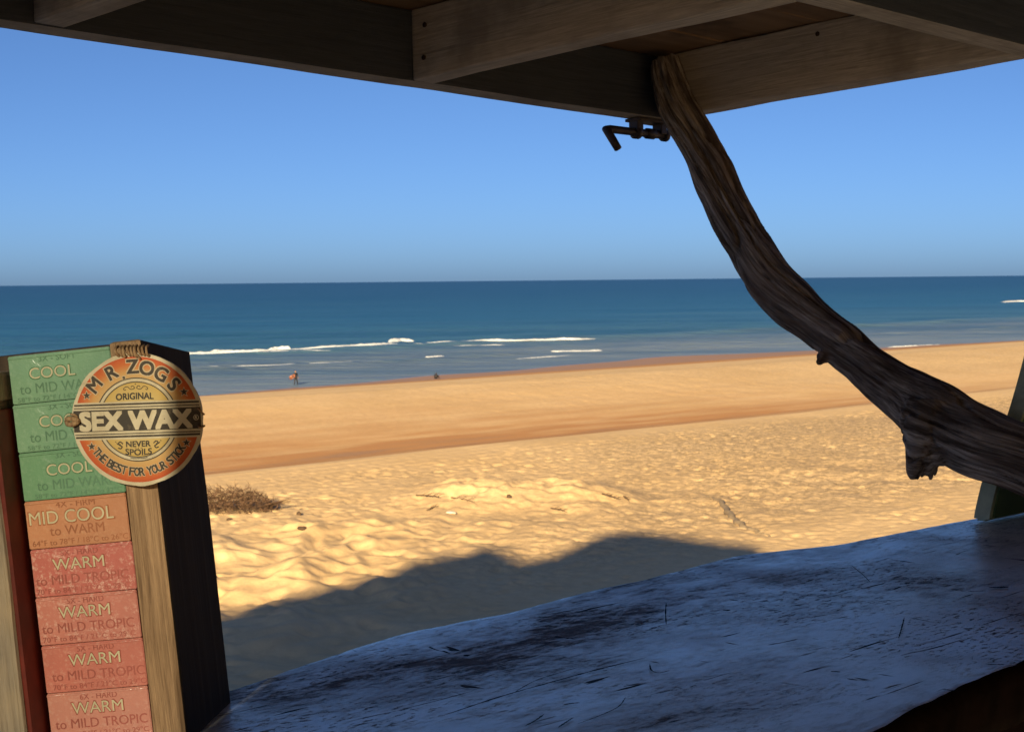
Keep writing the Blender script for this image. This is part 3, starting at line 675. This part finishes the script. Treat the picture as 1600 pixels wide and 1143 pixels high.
dpart('back_board', beam_mesh('back_board', lp - .074, xr, .024, .05, zb_, zt + .0002, .002, .0010, .05, 25), M['backing'])
tag(disp, 'weathered timber post with a slot holding the column of wax boxes', 'post')

def waxmat(name, col, speck, amt):
    m = NT(name); n = m.noise(m.coord(), 90, 5, .7); f = m.noise(m.coord(), 420, 3, .7); b = m.noise(m.coord(), 25, 4, .6)
    c = m.mix(m.ramp(b, [(.3, .0), (.7, .5)]), col, tuple(x * .72 for x in col))
    c = m.mix(m.math('MULTIPLY', m.ramp(f, [(.48, 0), (.66, 1)]), m.ramp(n, [(.40, 0), (.62, amt)])), c, speck)
    wr = m.noise(m.coord((1, 1, .5)), 55, 4, .6, 1.5); m.b.inputs['Coat Weight'].default_value = .5; m.b.inputs['Coat Roughness'].default_value = .18; m.l.new(m.bump(wr, .6, .0025), m.b.inputs['Coat Normal'])
    return m.set(c, .5, m.bump(m.math('ADD', n, m.math('MULTIPLY', f, .5)), .35, .0008), .4)
WG = [waxmat('wax_green', (.20, .39, .235), (.42, .58, .42), .35), waxmat('wax_green_deep', (.155, .345, .185), (.36, .52, .36), .3)]
WO = waxmat('wax_orange', (.60, .26, .13), (.8, .5, .3), .3)
WR = [waxmat('wax_red_frosted', (.58, .155, .125), (.85, .58, .48), .95), waxmat('wax_red_pale', (.62, .215, .165), (.85, .58, .48), .75), waxmat('wax_red', (.60, .185, .14), (.8, .48, .38), .45), waxmat('wax_pink', (.64, .26, .20), (.8, .55, .45), .4)]
INK = dict(green=plain('ink_green', (.12, .25, .15), .5), orange=plain('ink_orange', (.38, .14, .065), .5), red=plain('ink_red', (.40, .11, .085), .5))
FOIL = plain('ink_cream', (.62, .56, .36), .45); SHADOWINK = dict(green=plain('ink_green_line', (.07, .20, .09), .5), orange=plain('ink_orange_line', (.40, .13, .05), .5), red=plain('ink_red_line', (.36, .075, .05), .5))
pitch = (dpx(20, 550).z - dpx(70, 1078).z) / 7
W_ = xr - xl
def wax_box(i, mat, tone, lines, label, dx=0.0, dyaw=0.0):
    z1 = zt - .0012 - i * pitch; z0 = z1 - pitch + .0006
    bm = bmesh.new(); bmesh.ops.create_cube(bm, size=1)
    hgt = z1 - z0
    for v in bm.verts:
        v.co = Vector((v.co.x * (W_ - .0012), v.co.y * .021, v.co.z * hgt + hgt / 2))
    bmesh.ops.bevel(bm, geom=bm.edges[:], offset=.0006, segments=2, affect='EDGES')
    mw = DM @ Matrix.Translation(((xl + xr) / 2 + dx, .0115, z0)) @ Matrix.Rotation(dyaw, 4, 'Z')
    root = empty('wax_box', mw); body = link('body', bm_mesh('body', bm), mat, root)
    # a raised lip where the lid closes
    link('lid_lip', beam_mesh('lid_lip', -(W_ - .0016) / 2, (W_ - .0016) / 2, -.0114, -.0103, hgt - .0024, hgt - .0012, .0003, 0), mat, root)
    f = -.01085
    for (s, cx, cz, cap, wd, kind) in lines:
        if kind == 'big':
            bm = bmesh.new(); add_text(bm, s, cx * W_, cz * hgt, cap * hgt * 1.10, wd * W_ * 1.02, f, 0, .02); print_obj('lettering', bm, SHADOWINK[tone], root)
            bm = bmesh.new(); add_text(bm, s, cx * W_, cz * hgt, cap * hgt, wd * W_, f - .00012, 0, .0); print_obj('lettering', bm, FOIL, root)
        else:
            bm = bmesh.new(); add_text(bm, s, cx * W_, cz * hgt, cap * hgt, wd * W_, f, 0, kind); print_obj('lettering', bm, INK[tone], root)
    tag(root, label, 'wax box', 'column of coloured wax boxes'); return root
def green_lines(x): return [('3X - SOFT', x, .90, .12, .36, .0), ('COOL', x - .06, .61, .23, .44, 'big'), ('to MID WARM', x, .30, .21, .78, 0), ('58°F to 72°F / 14°C to 22°C', x, .08, .09, .84, 0)]
def red_lines(g, x=0): return [(g, x + .02, .89, .12, .36, .0), ('WARM', x, .66, .24, .50, 'big'), ('to MILD TROPIC', x + .02, .34, .20, .90, .0), ('70°F to 84°F / 21°C to 29°C', x + .02, .11, .11, .90, 0)]
wax_box(0, WG[0], 'green', green_lines(-.02), 'topmost green wax box with cream COOL lettering at the post top', .0004, R(.5))
wax_box(1, WG[0], 'green', green_lines(.03), 'second green wax box from the top, its COOL half hidden by the round sign', -.0002, R(-.4))
wax_box(2, WG[1], 'green', green_lines(.04), 'third and lowest green wax box, right above the orange one', .0002, R(.3))
wax_box(3, WO, 'orange', [('4X - FIRM', -.0, .89, .13, .38, .0), ('MID COOL', -.05, .64, .27, .82, 'big'), ('to WARM', -.01, .35, .20, .53, .0), ('64°F to 78°F / 18°C to 26°C', .01, .11, .12, .93, 0)], 'orange wax box with MID COOL lettering between the green and red ones', 0, R(-.3))
wax_box(4, WR[0], 'red', red_lines('5X - HARD', -.04), 'frosted red wax box right below the orange one', .0003, R(.4))
wax_box(5, WR[1], 'red', red_lines('5X - HARD', -.03), 'second red wax box below the orange one, pale and speckled', -.0001, R(-.3))
wax_box(6, WR[2], 'red', red_lines('5X - HARD', .01), 'third red wax box below the orange one, WARM lettering clear', .0002, R(.2))
wax_box(7, WR[3], 'red', red_lines('6X - HARD', -.01), 'lowest readable pinkish red wax box at the bottom of the picture', 0, R(-.2))
wax_box(8, WR[2], 'red', [], 'red wax box of which only a sliver shows at the bottom edge', 0, 0)

# ------------------------------------------------------------------ the round sign
def sign():
    ctr = dpx(214.5, 655, -.016); Rs = 103.2 * PX * .988
    mw = DM @ Matrix.Translation(ctr) @ Matrix.Rotation(tilt - R(1.6), 4, 'Y') @ Matrix.Rotation(R(1), 4, 'Z')
    root = empty('round_sign', mw)
    cream = NT('sign_cream'); n = cream.noise(cream.coord(), 60, 5, .65)
    cream.set(cream.ramp(n, [(.3, (.50, .41, .26)), (.6, (.66, .58, .41))]), .55, None, .3); cream = cream.m
    def printmat(name, stops, wear=.5):
        m = NT(name); v = m.node('ShaderNodeVectorMath'); v.operation = 'LENGTH'; m.l.new(m.coord(), v.inputs[0])
        c = m.ramp(m.math('DIVIDE', v.outputs['Value'], Rs), stops); w = m.noise(m.coord(), 70, 5, .7)
        return m.set(m.mix(m.ramp(w, [(.55, 0), (.75, wear)]), c, (.55, .42, .24)), .55, None, .3)
    ring = printmat('sign_ring', [(.60, (.60, .40, .17)), (.72, (.60, .33, .11)), (.84, (.58, .15, .035)), (.94, (.52, .085, .02))])
    yellow = printmat('sign_yellow', [(.25, (.60, .46, .20)), (.56, (.56, .38, .11))], .3)
    dark = printmat('sign_dark', [(0, (.045, .037, .028)), (1, (.06, .045, .032))], .22)
    def poly(bm, pts, y): bm.faces.new([bm.verts.new((x * Rs, y, z * Rs)) for x, z in pts])
    bm = bmesh.new(); n = 96
    irr = [1 + .006 * math.sin(k * .7) + .004 * random.uniform(-1, 1) for k in range(n)]
    f = [bm.verts.new((Rs * irr[k] * math.sin(2 * math.pi * k / n), 0, Rs * irr[k] * math.cos(2 * math.pi * k / n))) for k in range(n)]
    b = [bm.verts.new((v.co.x, .0022, v.co.z)) for v in f]
    bm.faces.new(f); bm.faces.new(b[::-1])
    for k in range(n): bm.faces.new((f[k], b[k], b[(k + 1) % n], f[(k + 1) % n]))
    link('disc', bm_mesh('disc', bm), cream, root)
    L = lambda k: -.00012 * k
    def segment(r, z0, s, y, bm, n=48):
        a0 = math.asin(z0 / r); A_ = [a0 + (math.pi - 2 * a0) * k / n for k in range(n + 1)]
        poly(bm, [(r * math.cos(a), s * r * math.sin(a)) for a in A_], y)
    def arc(r0, r1, z0, s, y, bm, n=48):
        a0 = math.asin(z0 / r0); a1 = math.asin(z0 / r1)
        I = [(r0 * math.cos(a0 + (math.pi - 2 * a0) * k / n), s * r0 * math.sin(a0 + (math.pi - 2 * a0) * k / n)) for k in range(n + 1)]
        Oo = [(r1 * math.cos(a1 + (math.pi - 2 * a1) * k / n), s * r1 * math.sin(a1 + (math.pi - 2 * a1) * k / n)) for k in range(n + 1)]
        for k in range(n): poly(bm, [I[k], I[k + 1], Oo[k + 1], Oo[k]], y)
    for z0_, s_ in ((.275, 1), (.29, -1)): bm = bmesh.new(); segment(.945, z0_, s_, L(1), bm); print_obj('printed_field', bm, ring, root)
    for z0_, s_ in ((.275, 1), (.29, -1)): bm = bmesh.new(); arc(.565, .625, z0_, s_, L(2), bm); print_obj('printed_arc', bm, cream, root)
    for z0_, s_ in ((.275, 1), (.29, -1)): bm = bmesh.new(); segment(.565, z0_, s_, L(3), bm); print_obj('printed_field', bm, yellow, root)
    bm = bmesh.new()
    for r0, r1 in ((.557, .572), (.617, .632)): arc(r0, r1, .275, 1, L(4), bm); arc(r0, r1, .29, -1, L(4), bm)
    def bar(x, z0, z1): poly(bm, [(-x, z0), (x, z0), (x, z1), (-x, z1)], L(4))
    bar(.955, .225, .25); bar(.96, .185, .198); bar(.972, -.165, .158); bar(.958, -.213, -.20); bar(.95, -.262, -.235)
    print_obj('printed_band', bm, dark, root)
    bm = bmesh.new()
    add_text(bm, 'SEX WAX', -.02 * Rs, -.005 * Rs, .265 * Rs, 1.70 * Rs, L(5), 0, .045)
    print_obj('lettering', bm, cream, root); bm = bmesh.new()
    for k in range(20):
        a, b_ = 2 * math.pi * k / 20, 2 * math.pi * (k + 1) / 20
        poly(bm, [(.90 + r * math.cos(t), .005 + r * math.sin(t)) for r, t in ((.042, a), (.042, b_), (.034, b_), (.034, a))], L(5))
    add_text(bm, 'R', .90 * Rs, .005 * Rs, .045 * Rs, None, L(5), 0, .02)
    print_obj('lettering', bm, cream, root)
    # outlined arc lettering: pale outline under dark letters
    def star(bm, cx, cz, r, y):
        poly(bm, [(cx + (r if k % 2 == 0 else r * .42) * math.sin(math.pi * k / 5), cz + (r if k % 2 == 0 else r * .42) * math.cos(math.pi * k / 5)) for k in range(10)], y)
    def arc_letters(bm, bold, y, which):
      if which == 0:
        for ch, (x, z), cap in (('M', (530, 322), .20), ('R', (632, 255), .20), ('.', (693, 262), .17), ('Z', (752, 226), .205), ('O', (833, 238), .205), ('G', (912, 272), .205), ('S', (982, 332), .205)):
            cx, cz = (x - 764) / 370, (522 - z) / 370; a = math.atan2(cz, cx)
            add_text(bm, ch, cx * Rs, cz * Rs, cap * Rs * (1 if ch != '.' else 1), None, y, a - math.pi / 2, bold)
      if which == 1:
        s = 'THE BEST FOR YOUR STICK'; r = .785; a0, a1 = R(213), R(329)
        wts = [(.55 if c == ' ' else .45 if c == 'I' else 1.0) for c in s]; tot = sum(wts); acc = 0
        for c, w in zip(s, wts):
            a = a0 + (a1 - a0) * (acc + w / 2) / tot; acc += w
            if c != ' ': add_text(bm, c, r * math.cos(a) * Rs, r * math.sin(a) * Rs, .125 * Rs, None if c == 'I' else .078 * Rs, y - .000002 * random.random(), a + math.pi / 2, bold * .9)
      if which >= 2:
        for cx, cz in (((-.754, .384), (.735, .39), (-.715, -.385), (.735, -.37))[which - 2],): star(bm, cx, cz, .062 + (.022 if bold > .04 else 0), y)
    pale = printmat('sign_outline', [(0, (.62, .48, .30)), (1, (.62, .48, .30))], .2)
    for w_ in (0, 1, 2, 3, 4, 5):
        bm = bmesh.new(); arc_letters(bm, .07, L(2.5), w_); print_obj('lettering', bm, pale, root)
        bm = bmesh.new(); arc_letters(bm, .026, L(3.5), w_); print_obj('lettering', bm, dark, root)
    bm = bmesh.new()
    add_text(bm, 'ORIGINAL', -.02 * Rs, .355 * Rs, .095 * Rs, .57 * Rs, L(4), 0, .03, lambda x, z: (x, z - .10 * x * x / Rs)); print_obj('lettering', bm, dark, root); bm = bmesh.new()
    add_text(bm, 'NEVER', 0, -.365 * Rs, .085 * Rs, .37 * Rs, L(4), 0, .03); add_text(bm, 'SPOILS', 0, -.49 * Rs, .09 * Rs, .40 * Rs, L(4), 0, .025, lambda x, z: (x, z + .35 * x * x / Rs)); print_obj('lettering', bm, dark, root); bm = bmesh.new()
    poly(bm, [(-.06, -.425), (-.03, -.425), (-.03, -.432), (-.06, -.432)], L(4)); poly(bm, [(.03, -.425), (.06, -.425), (.06, -.432), (.03, -.432)], L(4)); star(bm, 0, -.428, .012, L(4))
    def stroke(pts, w=.011):
        P = catmull([[a, b, 0] for a, b in pts], 6)
        for p, q in zip(P, P[1:]):
            d = q - p; d /= np.linalg.norm(d) + 1e-9; m_ = np.array([-d[1], d[0], 0]) * w / 2; d = d * .002
            poly(bm, [tuple((p - d + m_)[:2]), tuple((q + d + m_)[:2]), tuple((q + d - m_)[:2]), tuple((p - d - m_)[:2])], L(4) - .0000015 * random.random())
    for s in (1, -1):
        if s < 0: tag(print_obj('printed_ornament', bm, dark, root), kind='stuff'); bm = bmesh.new()
        stroke([(s * x, z) for x, z in ((.015, .475), (.05, .455), (.09, .465), (.12, .495), (.16, .49), (.185, .465), (.17, .445), (.15, .455))]); stroke([(s * x, z) for x, z in ((.015, .475), (.03, .50), (.055, .505), (.07, .485))])
        stroke([(s * x, z) for x, z in ((.235, -.36), (.27, -.33), (.30, -.345), (.285, -.38), (.25, -.40), (.27, -.43), (.31, -.42))], .018); stroke([(s * x, z) for x, z in ((.27, -.37), (.31, -.365), (.33, -.345))], .014); star(bm, s * .345, -.325, .014, L(4))
        stroke([(s * x, z) for x, z in ((.0, -.585), (.07, -.583), (.13, -.572))], .012)
    star(bm, 0, .535, .014, L(4))
    tag(print_obj('printed_ornament', bm, dark, root), kind='stuff')
    # twine through the holes that ties the disc to the post
    tw = NT('twine'); tn = tw.noise(tw.coord((1, 1, .2)), 600, 3, .6); twm = tw.set(tw.ramp(tn, [(.3, (.20, .11, .06)), (.7, (.46, .31, .17))]), .9, tw.bump(tn, .8, .0006), .15)
    def tie(pts, r, name='twine'):
        bm = bmesh.new(); tube(bm, [Vector(p) for p in catmull(pts, 5)], r, 7); link(name, bm_mesh(name, bm, True), twm, root)
    for k in range(9):
        x = -.30 + k * .058 + random.uniform(-.01, .01)
        tie([(x * Rs, .010, 1.10 * Rs), ((x + .02) * Rs, .000, 1.07 * Rs), ((x + .05) * Rs, -.0025, (1.0 - .02 * (k % 3)) * Rs), ((x + .075) * Rs, .001, .955 * Rs)], .0009 + .0004 * random.random())
    tie([(.02 * Rs, -.001, .985 * Rs), (.06 * Rs, -.003, .97 * Rs), (.095 * Rs, -.003, .93 * Rs), (.10 * Rs, -.001, .90 * Rs)], .0007)
    tie([(-1.07 * Rs, -.001, .035 * Rs), (-1.0 * Rs, -.004, .05 * Rs), (-.92 * Rs, -.0035, .035 * Rs), (-.90 * Rs, -.003, .0), (-.97 * Rs, -.0045, -.035 * Rs), (-1.05 * Rs, -.002, -.03 * Rs), (-1.08 * Rs, .0, .01 * Rs)], .0021)
    tie([(-1.0 * Rs, -.0025, .115 * Rs), (-.93 * Rs, -.003, .10 * Rs), (-.90 * Rs, -.002, .06 * Rs)], .0009)
    tie([(.94 * Rs, -.0015, .14 * Rs), (.985 * Rs, -.003, .10 * Rs), (1.01 * Rs, .002, .04 * Rs)], .0008); tie([(.93 * Rs, -.0015, -.12 * Rs), (.97 * Rs, -.003, -.15 * Rs), (1.01 * Rs, .002, -.13 * Rs)], .0008)
    tag(root, 'round orange and cream printed sign tied to the post by twine', 'sign')
sign()

# ------------------------------------------------------------------ things lying on the beach
M['brush'] = plain('dead_brush', (.115, .068, .042), .9, .45, 3)
def brush_heap():
    c = hit(385, 803); w = c.y / FPX; bm = bmesh.new(); g = random.Random(3)
    cx = c.x - 35 * w
    for k in range(2300):
        a = g.uniform(0, 6.283); q = math.sqrt(g.random()); x = q * math.cos(a) * 1.95; y = q * math.sin(a) * 1.3
        top = 1.12 * (1 - (abs(x) / 2.05) ** 3.2) * math.sqrt(max(0, 1 - (y / 1.4) ** 2)); z = g.random() ** .7 * top
        p = Vector((x, y, z)); d = Vector((g.gauss(0, 1), g.gauss(0, 1), g.gauss(.1, .55))).normalized(); ln = g.uniform(.15, .42)
        mid = p + d * ln * .5 + Vector((g.gauss(0, .04), g.gauss(0, .04), g.gauss(0, .04))); r = g.uniform(.006, .017)
        tube(bm, [p, mid, p + d * ln], [r, r * .8, r * .35], 3, False)
    for k in range(7):                                     # stray twigs poking out to the right
        p = Vector((1.5, g.uniform(-.6, .3), g.uniform(.1, .5))); tube(bm, [p, p + Vector((.5, .1, .12)), p + Vector((.95, .1, .2 + .1 * k / 7))], [.016, .012, .005], 4, False)
    tag(link('brush_heap', bm_mesh('brush_heap', bm), M['brush'], mw=Matrix.Translation((cx, c.y + 1.2, c.z - .08))), 'heap of dead brown brush on the sand beside the post', 'brush')
brush_heap()
M['stick'] = wood('beach_stick', (.06, .04, .025), (.17, .11, .07), 0, 12)
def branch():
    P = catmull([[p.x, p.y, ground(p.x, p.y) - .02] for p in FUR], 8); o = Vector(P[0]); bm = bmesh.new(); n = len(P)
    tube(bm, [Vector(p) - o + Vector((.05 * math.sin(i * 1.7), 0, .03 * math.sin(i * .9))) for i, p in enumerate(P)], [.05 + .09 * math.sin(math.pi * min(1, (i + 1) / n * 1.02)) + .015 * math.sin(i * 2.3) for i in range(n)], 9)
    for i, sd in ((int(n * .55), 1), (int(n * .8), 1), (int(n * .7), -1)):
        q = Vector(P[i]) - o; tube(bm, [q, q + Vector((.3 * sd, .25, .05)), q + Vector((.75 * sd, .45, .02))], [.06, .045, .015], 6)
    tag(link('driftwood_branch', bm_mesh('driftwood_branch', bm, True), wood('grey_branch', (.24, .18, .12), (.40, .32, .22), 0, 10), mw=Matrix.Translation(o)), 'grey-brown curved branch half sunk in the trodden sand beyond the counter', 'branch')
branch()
def stick(p0, p1, r, label, up=.06, forks=1, seed=0):
    a, b = hit(*p0), hit(*p1); g = random.Random(seed); d = b - a; L = d.length; bm = bmesh.new(); o = a.copy()
    def lp(t, k=.0): return (a + d * t - o) + Vector((g.gauss(0, .03) * L, g.gauss(0, .03) * L, 0)) + Vector((0, 0, up + k))
    tube(bm, [lp(t, .04 * math.sin(3 * t)) for t in (0, .3, .55, .8, 1)], [r, r * .9, r * .75, r * .55, r * .25], 7)
    for f in range(forks + 2):
        t = .2 + .22 * f; s = a + d * t - o + Vector((0, 0, up)); e = s + d * .28 + Vector((.05 * L, (-.25 if f % 2 else .3) * L, .16 * L * (1 if f % 2 else .6)))
        tube(bm, [s, (s + e) / 2 + Vector((0, 0, .03)), e], [r * .7, r * .5, r * .2], 6)
    tag(link('driftwood_stick', bm_mesh('driftwood_stick', bm, True), M['stick'], mw=Matrix.Translation(o)), label, 'stick')
stick((940, 774), (968, 782), 0.028, 'forked dark stick on the right end of the sand mound', forks=2, seed=1)
stick((972, 776), (985, 786), 0.025, 'short dark stick at the far right tip of the sand mound', forks=1, seed=2)
stick((650, 776), (688, 780), 0.025, 'thin forked stick on the left end of the sand mound', forks=2, seed=3)
stick((705, 777), (743, 788), 0.022, 'slender twig left of the mound middle beside a dark pebble', forks=1, seed=4)
stick((668, 798), (684, 790), 0.022, 'small bent twig in front of the mound left end', forks=1, seed=5)
stick((860, 795), (888, 800), 0.022, 'low twig in front of the mound right of its middle', forks=1, seed=6)
M['pebble'] = plain('pebble', (.07, .045, .03), .8, .3, 8); M['scrap'] = plain('scrap', (.62, .58, .5), .7, .1, 8)
def lump(name, px, py, w, h, mat, label, cat, seed):
    c = hit(px, py); bm = bmesh.new(); bmesh.ops.create_icosphere(bm, subdivisions=3, radius=1)
    P = np.array([v.co[:] for v in bm.verts]); n = noise3(P[:, 0] * 1.7 + seed, P[:, 1] * 1.7, P[:, 2] * 1.7, seed)
    for v, k in zip(bm.verts, n): v.co = Vector((v.co.x * w, v.co.y * w * .7, v.co.z * h)) * (1 + .3 * k)
    tag(link(name, bm_mesh(name, bm, True), mat, mw=Matrix.Translation(c + Vector((0, 0, h * .45)))), label, cat)
lump('pebble', 795, 778, .10, .09, M['pebble'], 'dark round stone on top of the sand mound', 'stone', 1)
lump('pebble', 358, 812, .12, .08, M['pebble'], 'dark stone just below the heap of dead brush', 'stone', 2)
lump('pebble', 467, 805, .10, .10, M['pebble'], 'dark stone on the sand right of the dead brush', 'stone', 3)
lump('clod', 472, 826, .16, .08, M['pebble'], 'brown clod lying nearest on the lumpy sand right of the brush', 'clod', 4)
lump('litter_scrap', 705, 801, .22, .06, M['scrap'], 'pale scrap of litter lying in front of the sand mound', 'litter', 5)

# ------------------------------------------------------------------ the two people at the water's edge
M['suit'] = plain('dark_suit', (.022, .02, .024), .6, .3, 6); M['skin'] = plain('skin', (.34, .19, .12), .6, .1, 6); M['hair'] = plain('hair', (.03, .02, .015), .7); M['board'] = plain('orange_board', (.24, .095, .06), .4, .15, 4)
def body(joints, edges, name, head_z, skin_fn):
    me = bpy.data.meshes.new(name); ks = list(joints); me.from_pydata([joints[k][:3] for k in ks], [(ks.index(a), ks.index(b)) for a, b in edges], [])
    o = bpy.data.objects.new(name, me); COL.objects.link(o); o.modifiers.new('skin', 'SKIN')
    for k, sv_ in zip(ks, me.skin_vertices[0].data): sv_.radius = joints[k][3:5]; sv_.use_root = (k == 'pelvis')
    sd = o.modifiers.new('s', 'SUBSURF'); sd.levels = 2
    dg = bpy.context.evaluated_depsgraph_get(); ev = bpy.data.meshes.new_from_object(o.evaluated_get(dg)); bpy.data.objects.remove(o)
    ev.materials.clear()
    for m in (M['suit'], M['skin'], M['hair']): ev.materials.append(m)
    for p in ev.polygons: p.use_smooth = True; p.material_index = skin_fn(p.center)
    ev.name = name; return ev
def walker():
    J = dict(pelvis=(0, 0, .93, .15, .11), belly=(0, 0, 1.08, .135, .10), chest=(0, .02, 1.28, .165, .115), neck=(0, .02, 1.46, .055, .055), jaw=(0, -.005, 1.545, .075, .085), head=(0, .01, 1.63, .088, .10), crown=(0, .015, 1.70, .06, .07),
             shl=(-.19, .02, 1.38, .065, .065), ell=(-.30, .03, 1.12, .045, .045), wrl=(-.34, -.05, .90, .03, .035), fil=(-.34, -.09, .80, .025, .03),
             shr=(.19, .02, 1.38, .065, .065), elr=(.29, .08, 1.12, .045, .045), wrr=(.31, -.02, .90, .03, .035), fir=(.31, -.06, .81, .025, .03),
             hil=(-.10, 0, .86, .095, .10), knl=(-.13, -.05, .48, .062, .065), anl=(-.17, .04, .09, .042, .045), tol=(-.19, -.11, .035, .04, .03),
             hir=(.10, 0, .86, .095, .10), knr=(.19, -.02, .50, .062, .065), anr=(.29, .18, .12, .042, .045), tor=(.34, .06, .04, .04, .03))
    E = [('pelvis', 'belly'), ('belly', 'chest'), ('chest', 'neck'), ('neck', 'jaw'), ('jaw', 'head'), ('head', 'crown'), ('chest', 'shl'), ('shl', 'ell'), ('ell', 'wrl'), ('wrl', 'fil'), ('chest', 'shr'), ('shr', 'elr'), ('elr', 'wrr'), ('wrr', 'fir'), ('pelvis', 'hil'), ('hil', 'knl'), ('knl', 'anl'), ('anl', 'tol'), ('pelvis', 'hir'), ('hir', 'knr'), ('knr', 'anr'), ('anr', 'tor')]
    fn = lambda c: (2 if (c.z > 1.64 or (c.z > 1.5 and c.y > .04)) else 1) if c.z > 1.46 else (1 if (abs(c.x) > .25 and c.z < .93 and c.z > .7) or c.z < .08 else 0)
    me = body(J, E, 'person', 1.5, fn); p = hit(462, 603)
    o = link('person', me, mw=Matrix.Translation(p) @ Matrix.Rotation(R(35), 4, 'Z')); tag(o, 'person in a dark suit walking at the water edge, board under one arm', 'person')
    bm = bmesh.new(); out = [(-.26, -.50), (.26, -.50), (.28, -.1), (.26, .25), (.17, .48), (-.17, .48), (-.26, .25), (-.28, -.1)]
    out = [tuple(q[:2]) for q in catmull([[*a, 0] for a in out + out[:1]], 4)[:-1]]
    f = [bm.verts.new((x, -.03, z)) for x, z in out]; b = [bm.verts.new((x, .03, z)) for x, z in out]; n = len(out); bm.faces.new(f); bm.faces.new(b[::-1])
    for i in range(n): bm.faces.new((f[i], b[i], b[(i + 1) % n], f[(i + 1) % n]))
    bmesh.ops.bevel(bm, geom=[e for e in bm.edges if abs(e.verts[0].co.y - e.verts[1].co.y) < 1e-6], offset=.012, segments=2, affect='EDGES')
    tag(link('body_board', bm_mesh('body_board', bm, True), M['board'], mw=Matrix.Translation(p + Vector((-.33, -.10, 1.02))) @ Matrix.Rotation(R(-20), 4, 'Z') @ Matrix.Rotation(R(62), 4, 'Y') @ Matrix.Scale(.72, 4)), 'orange board carried under the arm of the walking person', 'board')
walker()
def sitter():
    J = dict(pelvis=(0, .10, .14, .16, .13), belly=(0, .12, .28, .15, .12), chest=(0, .02, .46, .18, .13), neck=(0, -.06, .60, .06, .06), head=(0, -.11, .70, .09, .10), crown=(0, -.12, .78, .07, .075),
             shl=(-.20, .0, .50, .07, .07), ell=(-.31, -.18, .34, .05, .05), wrl=(-.16, -.40, .36, .035, .035), fil=(-.06, -.43, .36, .028, .028), shr=(.20, .0, .50, .07, .07), elr=(.31, -.18, .34, .05, .05), wrr=(.16, -.40, .36, .035, .035), fir=(.07, -.44, .38, .028, .028),
             hil=(-.12, .02, .13, .10, .10), knl=(-.20, -.30, .44, .07, .07), anl=(-.16, -.46, .09, .045, .045), tol=(-.17, -.60, .04, .04, .03), hir=(.12, .02, .13, .10, .10), knr=(.20, -.30, .44, .07, .07), anr=(.16, -.46, .09, .045, .045), tor=(.17, -.60, .04, .04, .03))
    E = [('pelvis', 'belly'), ('belly', 'chest'), ('chest', 'neck'), ('neck', 'head'), ('head', 'crown'), ('chest', 'shl'), ('shl', 'ell'), ('ell', 'wrl'), ('wrl', 'fil'), ('chest', 'shr'), ('shr', 'elr'), ('elr', 'wrr'), ('wrr', 'fir'), ('pelvis', 'hil'), ('hil', 'knl'), ('knl', 'anl'), ('anl', 'tol'), ('pelvis', 'hir'), ('hir', 'knr'), ('knr', 'anr'), ('anr', 'tor')]
    me = body(J, E, 'person', .6, lambda c: (2 if c.y > -.16 or c.z > .72 else 1) if c.z > .6 else (1 if c.z < .07 and c.y < -.4 else 0)); p = hit(681, 592)
    tag(link('person', me, mw=Matrix.Translation(p + Vector((0, 0, -.01))) @ Matrix.Rotation(R(150), 4, 'Z') @ Matrix.Scale(.9, 4)), 'person in dark clothes sitting hunched on the sand facing the sea', 'person')
sitter()
